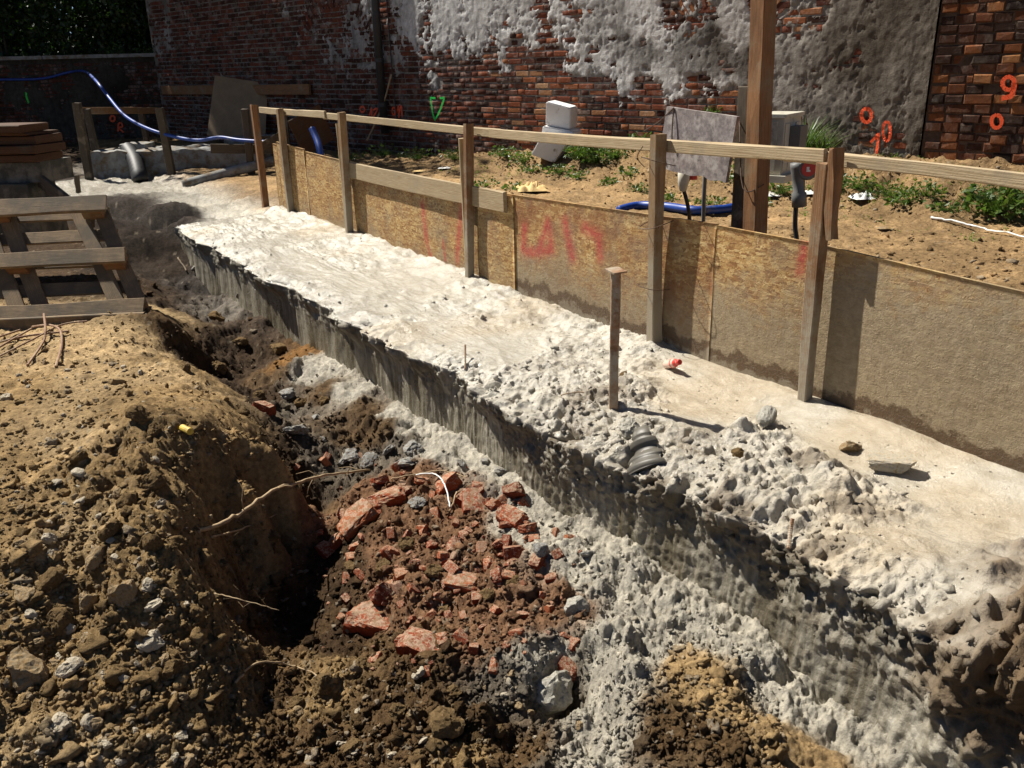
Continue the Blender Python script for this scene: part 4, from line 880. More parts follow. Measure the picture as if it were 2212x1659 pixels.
wire([Q[0] + (Q[1] - Q[0]) * .12 + bn * .004, Q[0] + (Q[1] - Q[0]) * .16 + (Q[3] - Q[0]) * .3 + bn * .012, Q[0] + (Q[1] - Q[0]) * .2 + (Q[3] - Q[0]) * .62 + bn * .012], .003, o)
wire([Q[0] + (Q[1] - Q[0]) * .12 + bn * .004, Q[0] - (Q[1] - Q[0]) * .08 + (Q[3] - Q[0]) * .25, Q[0] - (Q[1] - Q[0]) * .18 + (Q[3] - Q[0]) * .42 + bn * .05], .003, o)
# electrical cabinet on the posts
cb_t = -.62; C0 = onplane(1690, 318, FP0 + ET * cb_t, ET); kpx = np.linalg.norm(C0 - O3) / FPX
cab = empty('electrical_cabinet', C0 - Z3 * .2, 'cream electrical cabinet with grey plug hanging behind the tall post', 'cabinet')
cx, cy = np.array([.80, -.60, 0]), np.array([.60, .80, 0]); cx /= np.linalg.norm(cx)      # side facing right, front facing the camera side
Mc = Matrix(((cx[0], cy[0], 0, C0[0]), (cx[1], cy[1], 0, C0[1]), (0, 0, 1, C0[2]), (0, 0, 0, 1)))
zt_ = aty(1690, 249, C0[1])[2] - C0[2]; zb_ = aty(1685, 385, C0[1])[2] - C0[2]
w1, w2 = 34 * kpx, 60 * kpx
mb = MB(); mb.box((-w1 * 1.6, 0, zb_ + .012), (0, w2 * 1.6, zt_ - .012)); mb.build('body', M['cabinet'], cab, Mc)
MB().box((-w1 * 1.6 - .012, -.012, zt_ - .012), (.012, w2 * 1.6 + .012, zt_ + .004)).build('lid', M['cabinet'], cab, Mc)
MB().box((-w1 * 1.6 - .01, -.02, zb_ - .02), (.03, w2 * 1.6, zb_ + .012)).build('base_plate', M['cabinet'], cab, Mc)
for y0 in (.01, .075, .15): MB().box((0, y0, zb_ + .03), (.006, y0 + .055, zt_ - .04)).build('side_panel', M['cabinet'], cab, Mc)
MB().box((-w1 * 1.45, -.006, zb_ + .03), (-.03, 0, zt_ - .03)).build('door', M['cabinet'], cab, Mc)
MB().box((.0, .07, -.01), (.055, .17, .09)).build('socket_box', M['grey_plastic'], cab, Mc)
S0 = onplane(1725, 385, FP0 + ET * (cb_t + .03), ET)
so = MB().lathe([(.030, -.13), (.034, -.13), (.034, -.07), (.026, -.06), (.030, .0), (.036, .05), (.036, .07)], 14, Matrix.Translation(Vector(S0)) @ Matrix.Rotation(-.12, 4, 'Y')).build('plug', M['grey_plastic'], cab, smooth=True)
Mr = frame(S0 + np.array([.03, -.01, .045]), Z3, ET * .6 - ES * .8 + np.array([0, -.6, 0]))
rg = MB().lathe([(.048, -.02), (.052, -.015), (.052, .02), (.044, .028)], 18, Mr).build('socket_ring', M['grey_plastic'], cab, smooth=False)
MB().lathe([(.033, .026), (.033, .032)], 18, Mr).build('socket_cap', M['red_plastic'], cab)
MB().box((-.012, -.008, .032), (-.004, .010, .0335), Mr).build('cap_mark', M['white_plastic'], cab); MB().box((-.004, -.002, .032), (.010, .010, .0335), Mr).build('cap_mark', M['white_plastic'], cab)
MB().box((-.02, -.02, 0), (.02, .02, C0[2] + zb_ + .08), Matrix.Translation(Vector((C0[0] - .1, C0[1] + .08, -.02)))).build('leg', M['grey_plastic'], cab)
cable('power_cable', [S0 + np.array([0, 0, -.12]), S0 + np.array([.004, 0, -.22]), S0 + np.array([.02, -.01, -.34]), np.array([S0[0] + .04, S0[1] + .02, .05])], .011, M['black'], 'black power cable hanging from the grey plug to the ground', 'cable')
# plugs dangling under the worn board
for k, (x, y) in enumerate(((1477, 380), (1522, 398))):
    P = onplane(x, y, FP0 + ET * (bt - .12), ET); g = yardpt(x + 8, y + 72)
    if k == 0:
        pl = empty('hanging_plug', P, 'cream connector with red collar dangling under the worn board', 'plug')
        MB().lathe([(.026, .03), (.03, .03), (.028, -.03), (.018, -.07), (.012, -.075)], 12, Matrix.Translation(Vector(P))).build('housing', M['cabinet'], pl, smooth=True)
        MB().lathe([(.022, -.02), (.027, -.02), (.027, .02), (.022, .02)], 12, Matrix.Translation(Vector(P + np.array([.045, .02, .0])))).build('collar', M['red_plastic'], pl)
        cable('power_cable', [P - Z3 * .06, P + np.array([.03, 0, -.16]), P + np.array([.05, .05, -.28]), np.array([P[0] + .06, P[1] + .1, .03])], .011, M['black'], 'grey cable curving from the cream connector to the ground', 'cable')
    else: cable('power_cable', [P + Z3 * .1, P - Z3 * .05, P + np.array([.01, .03, -.2]), np.array([P[0] + .02, P[1] + .05, .03])], .010, M['grey_plastic'], 'straight grey cable dropping from the worn board to the ground', 'cable')
# ribbed blue hose lying on the yard
def ribbed(name, pts, r, pitch, amp, mat, label, cat, n=12):
    P = smoothpath(pts, 16); L = np.cumsum([0] + [np.linalg.norm(b - a) for a, b in zip(P[:-1], P[1:])]); m = int(L[-1] / pitch * 2); A = np.array(P)
    Q_ = [np.array([np.interp(x, L, A[:, i]) for i in range(3)]) for x in np.linspace(0, L[-1], m)]
    return tag(MB().tube(Q_, [r + (amp if i % 2 else 0) for i in range(m)], n).build(name, mat, None, smooth=True), label, cat)
hp = []
for x, y in ((1336, 446), (1380, 444), (1440, 447), (1500, 455), (1560, 452), (1600, 445), (1640, 442)): P = yardpt(x, y + 9); P[2] += .035; hp.append(P)
hp[0][2] -= .03
ribbed('ribbed_hose', hp, .034, .018, .004, M['blue'], 'fat ribbed blue hose lying on the yard behind the hoarding', 'hose')
# white foam blocks against the wall
def block(name, quad_px, Yd, depth, label, tilt=0, mat='foam'):
    pts = [aty(x, y, Yd) for x, y in quad_px]; bk = [p + np.array([.12, depth, -.0]) for p in pts]
    bm = bmesh.new()
    for p in pts + bk: bm.verts.new(Vector(p))
    bmesh.ops.convex_hull(bm, input=bm.verts); bmesh.ops.bevel(bm, geom=bm.edges[:] , offset=.012, segments=2, affect='EDGES')
    me = bpy.data.meshes.new(name); bm.to_mesh(me); bm.free(); me.materials.append(M[mat]); return tag(put(bpy.data.objects.new(name, me)), label, 'block')
Yw = wpt(*wuv(1215, 250))[1]
block('foam_block', ((1179, 219), (1232, 233), (1231, 280), (1178, 272)), Yw - .75, .40, 'white foam block topmost of two, tilted against the old wall')
block('foam_block', ((1170, 292), (1238, 292), (1196, 352), (1146, 334)), Yw - .95, .42, 'white foam block lying askew in weeds under the other')
block('foam_block', ((1172, 272), (1240, 284), (1240, 296), (1168, 294)), Yw - .80, .35, 'thin white foam piece wedged between the two foam blocks')
# leaning sheet, wall plank, loose boards at the far corner
Yl = wpt(*wuv(520, 230))[1]
tz = aty(515, 230, Yl - .7)
mb = MB(); qs = [aty(464, 163, Yl - .35), aty(579, 180, Yl - .55), aty(572, 312, Yl - 1.1), aty(447, 292, Yl - .9)]; nn = np.array([.4, -1, .3]); nn /= np.linalg.norm(nn)
mb.add(qs + [q - nn * .02 for q in qs], [(0, 3, 2, 1), (4, 5, 6, 7), (0, 1, 5, 4), (1, 2, 6, 5), (2, 3, 7, 6), (3, 0, 4, 7)]); tag(mb.build('plywood_sheet', M['ply'], None, Matrix.Identity(4)), 'large tan plywood sheet leaning on the shaded old wall', 'board')
ua, va = wuv(357, 195); ub, vb = wuv(676, 192)
pk = plank('wall_plank', wpt(ua, va, .06), wpt(ub, vb, .06), Z3, .17, .04, M['rustwood'], None, .004, 8); tag(pk, 'long tan plank fixed level across the shaded old wall', 'plank')
stroke('paint_mark', [(669, 183), (671, 192), (670, 203)], .05, gn, pk, .09)
P = wpt(*wuv(652, 255), .35); Bb = P.copy(); Bb[2] = -.1; tag(plank('timber_stake', Bb, P + Z3 * .1, (1, 0, 0), .11, .09, M['post'], None), 'light timber stake standing before the wall near the fence end', 'stake')
def ray_at(x, y, Y): return aty(x, y, Y)
for k, (a, b, Y, w, mt, lb) in enumerate((((455, 322), (600, 322), 11.6, .12, 'grey_wood', 'grey plank lying by the far end of the hoarding'), ((560, 318), (620, 286), 11.2, .1, 'grey_wood', 'grey plank propped up behind the end of the hoarding'), ((640, 300), (705, 262), 11.9, .5, 'form', 'dark brown sheet standing on edge behind the hoarding end'), ((535, 302), (600, 300), 12.0, .09, 'grey_wood', 'thin grey plank lying under the leaning tan sheet'))):
    A_, B_ = aty(*a, Y), aty(*b, Y + .3); A_[2] = max(A_[2], -.05)
    tag(plank('loose_plank', A_, B_, Z3, w, .03, M[mt], None, .004, 6), lb, 'plank')
# thin blue hose draped over the low wall and the pan
hp = [lwpt(-90, 172, .08), lwpt(0, 172, .08), lwpt(90, 170, .08), lwpt(150, 156, .10), aty(182, 154, c0[1] - .6), aty(205, 172, 14.6), aty(235, 210, 14.0), aty(270, 250, 13.3), aty(320, 278, 12.7), aty(380, 296, 12.3), aty(430, 303, 12.0), aty(475, 297, 11.8), aty(520, 303, 11.6), aty(600, 308, 11.4)]
cable('blue_hose', hp, .024, M['blue'], 'long smooth blue hose sagging from the low wall across to the planks', 'hose', n=8)
hp = [aty(674, 278, 11.3), aty(684, 300, 11.2), aty(690, 320, 11.1), aty(694, 345, 11.0)]; cable('blue_hose', hp, .045, M['blue'], 'short blue hose end curving down behind the hoarding end', 'hose', n=8)
# old foundation blocks, drain pipe and grey pipe at the slurry pan
def rough_block(name, lo, hi, mat, label, cat, amp=.04, rot=0.0, col=None, res=.05):
    lo = np.array(lo, float); hi = np.array(hi, float); ctr = (lo + hi) / 2; h = (hi - lo) / 2; V = []; F = []; n = [max(3, int(2 * a / res)) for a in h]
    for ax in range(3):
        for sg in (-1, 1):
            a, b = [i for i in range(3) if i != ax]; base = len(V)
            for i in range(n[a] + 1):
                for j in range(n[b] + 1):
                    p = np.zeros(3); p[ax] = sg * h[ax]; p[a] = -h[a] + 2 * h[a] * i / n[a]; p[b] = -h[b] + 2 * h[b] * j / n[b]; V.append(p)
            for i in range(n[a]):
                for j in range(n[b]):
                    q = (base + i * (n[b] + 1) + j, base + (i + 1) * (n[b] + 1) + j, base + (i + 1) * (n[b] + 1) + j + 1, base + i * (n[b] + 1) + j + 1); F.append(q if (sg > 0) == (ax != 1) else q[::-1])
    V = np.array(V); R_ = Matrix.Rotation(rot, 3, 'Z'); Vw = np.array([R_ @ Vector(p) for p in V]) + ctr
    d = V / np.linalg.norm(V / h, axis=1)[:, None]
    for k in range(3): Vw[:, k] += amp * fbm(Vw[:, 0] + k * 9, Vw[:, 1], Vw[:, 2], 3, 4, 600 + k) - .05 * np.abs(V[:, k] / h[k]) ** 6 * np.sign(V[:, k]) * min(h)
    me = mesh_np(name, Vw, np.array(F), mat, False, col); return tag(put(bpy.data.objects.new(name, me)), label, cat)
A_ = atz(258, 372, -.1); B_ = atz(545, 374, -.1)
rough_block('foundation_block', (B_[0] - 2.4, 12.8, -.4), (B_[0] + .1, 13.7, .26), M['conc'], 'rough old concrete foundation block behind the slurry pan', 'block', .05)
rough_block('foundation_block', (A_[0] + .1, 13.3, -.4), (A_[0] + .5, 13.7, .32), M['conc'], 'small squared concrete lump beside the black drain pipe', 'block', .02)
rough_block('foundation_block', (A_[0] + 1.5, 13.8, -.3), (A_[0] + 2.2, 14.3, .34), M['conc'], 'grey concrete lump behind the stake and the drain pipe', 'block', .02)
dpx = [aty(276, 322, 13.2), aty(285, 335, 13.0), aty(293, 350, 12.75), aty(301, 378, 12.5), aty(304, 392, 12.45)]
ribbed('drain_pipe', dpx, .10, .07, .018, M['black'], 'black corrugated drain pipe draining into the slurry pan', 'pipe', 14)
cable('grey_pipe', [aty(395, 400, 11.2), aty(460, 382, 11.4), aty(520, 366, 11.6), aty(600, 346, 11.9)], .065, M['conc'], 'long muddy grey pipe lying slantwise in the slurry pan', 'pipe', n=12)

# ------------------------------------------------------------------ formwork stack and pallet on the left
def slab_at(name, px0, px1, y_top, y_bot, Y, depth, mat, label, grp=None, skew=.0, holes=()):
    A_, B_ = aty(px0, y_top, Y + .25), aty(px1, y_top, Y); A2 = aty(px1, y_bot, Y); h = abs(B_[2] - A2[2]); A_[2] = B_[2] + (A_[2] - B_[2]) * 0
    x = B_ - A_; yd = np.array([-x[1], x[0], 0]); yd /= np.linalg.norm(yd)
    o = plank(name, (A_ + yd * depth / 2) - Z3 * h / 2, (B_ + yd * depth / 2) - Z3 * h / 2, Z3, h, depth, M[mat], None, .003, 6, .0, .006)
    for f in holes:
        P = A_ + (B_ - A_) * f - Z3 * h * .55; MB().lathe([(.016, -.002), (.016, .006)], 12, frame(P, Z3, -yd)).build('hole_plug', M['black'], o)
    return tag(o, label, 'formwork', grp)
grp = 'formwork panels stacked on the left'
ys = [(268, 82, 'form'), (287, 97, 'form'), (294, 116, 'form'), (314, 114, 'form'), (333, 117, 'form'), (350, 126, 'formgrey'), (397, 100, 'formgrey'), (436, 128, 'formgrey'), (478, 128, 'formgrey')]
lab = ['topmost orange formwork panel with sandy top on the left stack', 'orange formwork panel second from the top of the left stack', 'orange formwork panel third from the top of the left stack', 'orange formwork panel fourth from the top of the left stack', 'thin formwork board between orange panels and grey panels', 'grey formwork panel with plugged hole below the orange ones', 'grey formwork panel with plugged hole set back in the stack', 'dark formwork panel near the bottom of the left stack', 'bottom dark formwork panel under the left stack']
ends = [287, 294, 314, 333, 350, 397, 436, 478, 520]
for k, ((y0, x1, mt), y1) in enumerate(zip(ys, ends)):
    slab_at('formwork_panel', -420, x1 - 42, y0 + 1, y1, 6.0 + .03 * (k % 3), .30 + .05 * (k % 2), mt, lab[k], grp, holes=((.93,) if k in (5, 6) else ()))
A_ = aty(88, 388, 6.1); B_ = aty(192, 446, 5.7); tag(plank('loose_plank', A_, B_ - Z3 * .1, Z3, .10, .03, M['grey_wood'], None), 'dark plank sloping down from the formwork stack to the ditch', 'plank')
# pallet tipped against the stack
PR = atz(312, 668, -.02); TR = aty(214, 462, PR[1] + .40)
xr = np.array([-1.0, -.10, 0]); xr /= np.linalg.norm(xr); upv = TR - PR; Lp = np.linalg.norm(upv); upv /= Lp; upv = upv - xr * (upv @ xr); upv /= np.linalg.norm(upv); pn_ = np.cross(xr, upv); pn_ *= 1 if pn_[1] < 0 else -1
pal = empty('pallet', PR + xr * .5, 'dirty wooden pallet tipped against the formwork stack', 'pallet')
Lx = 1.25; skew = (TR - PR) @ xr
def pp(a, b, c): return PR + xr * (a + skew * b / Lp) + upv * b + pn_ * c
for k, (b, w) in enumerate(((.01, .12), (Lp * .5, .10), (Lp * 1.0, .12))): plank('runner', pp(-.02 * k, b, .0), pp(Lx, b, .0), upv, w, .026, M['pallet'], pal, .004, 8, .006)
for a in (.05, .62, 1.18):
    for b in (.01, Lp * .5, Lp): plank('spacer_block', pp(a - .05, b, -.055), pp(a + .07, b, -.055), upv, .09, .078, M['rustwood'], pal, .0, 2)
for a in (.03, .16, .60, .74, 1.15): plank('cross_board', pp(a, -.02, -.108), pp(a, Lp + .03, -.108), xr, .095, .024, M['pallet'], pal, .003, 6, .004)
for b in (.03, .20, .37, .53, .68): 
    if b < Lp + .1: plank('deck_board', pp(-.01, b * Lp / .66, -.133), pp(Lx, b * Lp / .66, -.133), upv, .085, .022, M['pallet'], pal, .003, 8, .004)
# second pallet under it, mostly hidden
plank('base_bearer', PR + xr * .0 + np.array([0, .02, -.045]), PR + xr * 1.3 + np.array([0, .02, -.045]), Z3, .08, .12, M['pallet'], pal, .003, 6)
# bent reinforcing bars
def rebar(pts_px, r, label, n=7, lift=.008, mat='rebar'):
    P = []
    for x, y, dz in pts_px:
        q = hit(x, y); q = q + Z3 * (lift + dz); P.append(q)
    Q_ = smoothpath(P, 14); rad = [r * (1.10 if i % 2 else .95) for i in range(len(Q_))]
    return tag(MB().tube(Q_, rad, n).build('reinforcing_bar', M[mat], None), label, 'rebar')
rebar([(60, 792, 0), (95, 745, .01), (102, 728, .04), (101, 706, .07)], .0065, 'bent rusty bar with its end standing up on the soil')
rebar([(72, 716, .02), (110, 716, .03), (133, 728, .03), (134, 755, .01), (121, 795, 0)], .0065, 'rusty bar bent into a hook on the soil')
rebar([(0, 772, 0), (70, 742, .012), (135, 712, .02), (190, 700, .01)], .005, 'long thin rusty bar crossing the bent bars')
rebar([(0, 757, .01), (35, 737, .012), (70, 717, .012)], .006, 'straight rusty bar lying by the pallet edge'); rebar([(0, 747, .012), (60, 733, .012), (150, 722, .01)], .006, 'straight rusty bar under the thin long bar')
rebar([(0, 735, .012), (45, 720, .012)], .006, 'short rusty bar stub beside the pallet runner')

# ------------------------------------------------------------------ things on the footing
P = atz(1325, 885, 0); s, t = to_st(P[0], P[1]); zb = slabz(s, t); T = aty(1330, 586, P[1])
stk = empty('steel_stake', P, 'rusty square steel stake with flat cap standing in the footing', 'stake')
plank('shaft', np.array([P[0], P[1], zb - .15]), T, ES * .6 + ET * .8, .036, .036, M['steel'], stk, .0, 6, .0, .003)
MB().box((-.031, -.031, 0), (.031, .031, .006), Matrix.Translation(Vector(T)) @ Matrix.Rotation(.5, 4, 'Z') @ Matrix.Rotation(.10, 4, 'X')).build('cap_plate', M['steel'], stk)
# mud-caked ribbed plastic piece
RP = atz(1392, 962, .0); s, t = to_st(RP[0], RP[1]); zz = slabz(s, t)
nx_, ny_ = 40, 26; V = []
for i in range(nx_):
    for j in range(ny_):
        a = i / (nx_ - 1); b = j / (ny_ - 1); wdt = .055 + .10 * a - .05 * max(0, a - .8)
        ang = (b - .5) * 2.4; rib = .008 * math.tanh(3 * math.sin(a * 22)) * (a > .25)
        rad = wdt * .55 + rib; V.append((a * .19, rad * math.sin(ang), rad * math.cos(ang) * .55 + .012 * math.sin(a * 9)))
V = np.array(V); V2 = V - np.array([0, 0, .008]); V2[:, 1] *= .94; Fg = grid_faces(nx_, ny_); n_ = len(V)
ring_ = [i * ny_ for i in range(nx_)] + [(nx_ - 1) * ny_ + j for j in range(1, ny_)] + [i * ny_ + ny_ - 1 for i in range(nx_ - 2, -1, -1)] + list(range(ny_ - 2, 0, -1))
Mx = frame(np.array([RP[0] + .0, RP[1] + .06, zz + .075]), (.02, -.75, -.50), (-.55, -.5, .65)) @ Matrix.Scale(1.0, 4)
me = mesh_np('ribbed_fragment', np.concatenate([V, V2]), np.concatenate([Fg[:, ::-1], Fg + n_, np.array([(a, b, b + n_, a + n_) for a, b in zip(ring_, ring_[1:] + ring_[:1])])]), m_simple('mud_caked', (.09, .08, .062), .5, .3, 9, .3, dirt=(.34, .31, .25), dirtamt=.35, dscale=3), True)
tag(put(bpy.data.objects.new('ribbed_fragment', me), None, Mx), 'mud-caked ribbed plastic fragment sticking out beside the steel stake', 'fragment')
# drinks bottle half sunk in slurry
bp = atz(1462, 812, .0); s, t = to_st(bp[0], bp[1]); zz = slabz(s, t)
bt_ = empty('plastic_bottle', (bp[0], bp[1], zz), 'small clear plastic bottle with red label and cap sunk in the slurry', 'bottle')
Mb = frame(np.array([bp[0] - .035, bp[1] + .075, zz + .012]), (-.3, .3, .9), np.array([.42, -.9, .02]))
body = MB().lathe([(.004, 0), (.019, .004), (.021, .016), (.019, .04), (.021, .055), (.021, .072), (.010, .100), (.009, .106)], 16, Mb).build('body', M['redtrans'], bt_, smooth=True)
MB().lathe([(.0222, .062), (.0225, .064), (.013, .096), (.0125, .098)], 16, Mb).build('label_band', M['red_plastic'], bt_, smooth=True); MB().lathe([(.012, .104), (.0125, .106), (.0125, .118), (.011, .120)], 14, Mb).build('cap', M['red_plastic'], bt_)
rebar([(1212, 868, .02), (1222, 880, .05), (1250, 876, .05), (1262, 872, .04)], .003, 'thin bent bar end sticking out of the footing edge', mat='steel')
rebar([(1703, 1190, .0), (1705, 1172, .03), (1708, 1160, .055)], .006, 'short muddy bar end standing up near the footing edge', mat='steel')
rebar([(1005, 800, .0), (1006, 775, .06)], .005, 'tiny bar end standing up in the footing', mat='steel')
# ------------------------------------------------------------------ rubble, stones, clods
def lump_mesh(name, mat, seed, sub=4, kind='stone', dims=(1, 1, 1)):
    bm = bmesh.new(); bmesh.ops.create_icosphere(bm, subdivisions=sub, radius=1) if kind != 'brick' else bmesh.ops.create_cube(bm, size=2)
    if kind == 'brick': bmesh.ops.subdivide_edges(bm, edges=bm.edges[:], cuts=9, use_grid_fill=True)
    r = np.random.default_rng(seed); V = np.array([v.co[:] for v in bm.verts])
    for q in range(5 if kind == 'brick' else 9):
        n = r.normal(size=3); n /= np.linalg.norm(n); d = (.70 + .35 * r.random()) * (1.12 if kind == 'brick' else .80); e = V @ n - d + (.10 * fbm(V[:, 0] * 1.0 + q, V[:, 1] + seed, V[:, 2], 2.2, 3, 850 + q, .6)); V -= np.maximum(e, 0)[:, None] * n
    amp = .045 if kind == 'brick' else .10
    for k in range(3): V[:, k] += amp * fbm(V[:, 0] + seed, V[:, 1] + 7 * k, V[:, 2], 1.6, 5, 800 + k, .62)
    rm = np.linalg.norm(V, axis=1) if kind == 'brick' else None
    if kind == 'brick': V *= (1 - .09 * np.clip(rm - 1.2, 0, 1))[:, None]
    V *= np.array(dims)
    for v, p in zip(bm.verts, V): v.co = p
    me = bpy.data.meshes.new(name); bm.to_mesh(me); bm.free(); me.materials.append(mat); return me
ST = [lump_mesh('stone', M['stone'], 10 + i, 4, 'stone', (1, .8, .62)) for i in range(6)]; SW = [lump_mesh('stone', M['stonew'], 30 + i, 4, 'stone', (1, .75, .6)) for i in range(5)]
BK = [lump_mesh('brick_piece', M['rubble'], 50 + i, 2, 'brick', (1, (.62, .8, .7)[i % 3], (.42, .55, .62)[(i // 3) % 3])) for i in range(12)]; CN = [lump_mesh('concrete_lump', M['conc'], 70 + i, 4, 'stone', (1, .8, .5)) for i in range(5)]
SLm = [lump_mesh('slurry_lump', M['slurrylump'], 90 + i, 4, 'stone', (1, .8, .7)) for i in range(4)]; CLm = [lump_mesh('soil_clod', M['clod'], 110 + i, 4, 'stone', (1, .85, .75)) for i in range(5)]
r = np.random.default_rng(21)
LM = {}
def near_of(key, px, py):
    return min(LM[key], key=lambda q: (q[0] - px) ** 2 + (q[1] - py) ** 2)[2]
def lay(name, meshes, px, py, wpx, label, cat, group, sink=.35, flat=1.0, rot=None):
    P = hit(px, py); k = np.linalg.norm(P - O3) / FPX; rad = wpx * k / 2
    e = (r.normal() * .5, r.normal() * .5, r.random() * 6.28) if rot is None else rot
    o = bpy.data.objects.new(name, meshes[int(r.integers(len(meshes)))]); from mathutils import Euler
    Mx = Matrix.Translation(Vector((P[0], P[1], P[2] + rad * .5 * (1 - 2 * sink)))) @ Euler(e).to_matrix().to_4x4() @ Matrix.Diagonal((rad, rad * (.9 + .2 * r.random()), rad * flat * (.85 + .3 * r.random()), 1))
    put(o, None, Mx); return tag(o, label, cat, group)
G1 = 'broken bricks in the trench rubble heap'
special = [(775, 1130, 100, 'largest pale-faced brick lump on the rubble heap', (.25, -.5, .5)), (835, 1080, 95, 'broad pinkish masonry slab half buried in the rubble heap', (.1, -.15, .2)), (965, 1050, 64, 'pyramid-shaped pink brick lump at the top of the rubble heap', None), (800, 1345, 110, 'pale mortar-covered brick lying at the dark foot of the heap', (.1, .2, -.2)), (912, 1392, 100, 'pale mortar-covered brick with small red pieces lying on it', (.15, .2, -.4)), (832, 1290, 82, 'rough red brick lump above the mortar-covered bricks', None), (1000, 1262, 84, 'broken brick with a clean red end face in the heap', (.2, .1, -.2)), (1030, 1100, 90, 'dusty rounded masonry lump below the pink pyramid lump', None)]
LM['b'] = [(775, 1130, 'the largest pale-faced lump'), (835, 1080, 'the broad pinkish slab'), (965, 1050, 'the pink pyramid lump'), (800, 1345, 'the mortar-covered brick at the dark foot'), (912, 1392, 'the mortar-covered brick with red pieces'), (832, 1290, 'the rough red lump'), (1000, 1262, 'the brick with a clean red end'), (1030, 1100, 'the dusty rounded lump'), (975, 1100, 'the white cable end'), (1245, 1320, 'the slurry-coated stone'), (1195, 1480, 'the slurry-caked clod'), (893, 972, 'the pair of grey concrete slabs'), (600, 880, 'the far trench wall')]
for x, y, w, lb, ro in special: lay('brick_piece', BK, x, y, w * .85, lb, 'brick', None, .42, 1, ro)
for x, y, w in ((870, 1385, 50), (958, 1386, 42), (998, 1378, 34), (1068, 1440, 46), (1112, 1197, 56), (1140, 1142, 40), (1160, 1215, 36), (938, 1116, 34), (915, 1150, 30), (700, 1190, 34), (725, 1172, 38), (748, 1250, 30), (1095, 1175, 44), (1240, 1392, 30), (1228, 1446, 48), (885, 1160, 28), (975, 1228, 48), (1055, 1215, 40), (1075, 1245, 36), (945, 1290, 28), (1040, 1185, 30), (1190, 1250, 30), (875, 1060, 34), (912, 1040, 40), (820, 1040, 34), (860, 1010, 30), (740, 1110, 30), (690, 1150, 26), (770, 1180, 30), (1110, 1065, 44), (1085, 1085, 50), (1130, 1090, 30), (1010, 1150, 40), (985, 1185, 56), (900, 1215, 34), (870, 1240, 32), (930, 1330, 30), (1000, 1330, 28), (1130, 1330, 26), (1170, 1290, 24), (1205, 1200, 30), (1105, 1120, 70), (1150, 1170, 40), (570, 885, 60), (705, 990, 26), (780, 985, 24), (640, 1010, 22), (1095, 1395, 26), (760, 1205, 34), (850, 1190, 30), (955, 1200, 34)):
    lay('brick_piece', BK, x, y, w * (.75 + .3 * r.random()), 'fist-sized broken red brick near ' + near_of('b', x, y), 'brick', G1 + ', near ' + near_of('b', x, y), .38)
for _ in range(250):
    x, y = 950 + r.normal() * 170, 1200 + r.normal() * 140
    if not (690 < x < 1260 and 1000 < y < 1460): continue
    lay('brick_piece', BK, x, y, 8 + 24 * r.random() ** 2.5, 'small red brick chip near ' + near_of('b', x, y), 'brick', 'small brick chips near ' + near_of('b', x, y), .3)
for k, (x, y, w) in enumerate(((893, 972, 60), (880, 1003, 56), (800, 1000, 50), (1165, 1190, 44), (640, 935, 60), (760, 985, 50), (700, 955, 34), (840, 975, 40), (1080, 1020, 40), (620, 855, 44), (740, 1000, 30), (900, 1090, 44), (680, 905, 30), (1270, 1200, 40), (430, 580, 36), (520, 640, 26), (1000, 1010, 40), (1050, 1000, 30))):
    lay('concrete_lump', CN, x, y, w, 'broken grey concrete lump near ' + near_of('b', x, y), 'concrete', 'concrete lumps near ' + near_of('b', x, y), .3, .8)
for x, y, w, lb in ((1245, 1320, 70, 'smooth slurry-coated stone standing between rubble and slurry'), (1195, 1500, 110, 'large slurry-caked clod beside the dark hollow'), (1655, 905, 60, 'smooth slurry lump against the near fence post'), (1360, 930, 60, 'slurry lump at the foot of the steel stake')):
    lay('slurry_lump', SLm, x, y, w, lb, 'lump', None, .35)
for x, y, w, lb in ((1185, 0, 0, ''),): pass
lay('brick_piece', ST, 1836, 972, 46, 'small brown brick fragment sitting on the smooth slurry', 'brick', None, .15)
lay('brick_piece', [lump_mesh('brick_piece', M['stonew'], 140, 2, 'brick', (1, .42, .24))], 1925, 1016, 92, 'flat pale brick piece lying on the smooth slurry', 'brick', None, .1, 1.2, (.0, .05, -.25))
lay('slurry_lump', CLm, 1597, 985, 40, 'muddy stone at the tip of the stake shadow', 'stone', None, .3); lay('slurry_lump', CLm, 1345, 815, 26, 'dark muddy stone behind the steel stake', 'stone', None, .3)
# stones on the soil heap
SPL = [(265, 1291, 88, 'large rounded dusty stone on the heap slope', ST), (330, 1312, 50, 'smooth pale stone beside the large rounded stone', SW), (322, 1268, 46, 'pale grey stone topping the large rounded stone', SW), (326, 1390, 66, 'bright angular whitish stone on the heap slope', SW), (63, 1460, 118, 'big pitted stone block at the foot of the heap', ST), (135, 1565, 64, 'pale two-toned stone on the lower heap slope', SW), (203, 1568, 42, 'tan angular stone beside the two-toned stone', ST), (190, 1305, 62, 'rough brown stone left of the large rounded stone', ST), (152, 1450, 62, 'flat pale stone beside the big pitted block', SW), (270, 1470, 40, 'flat broken stone with dark hollow on the slope', SW), (60, 1290, 60, 'square earthy stone high on the heap slope', ST), (110, 1170, 44, 'pale stone standing on edge near the crest', SW), (15, 862, 34, 'lone pale stone at the level heap top', SW), (210, 1210, 70, 'earthy block under the crest of the heap', ST)]
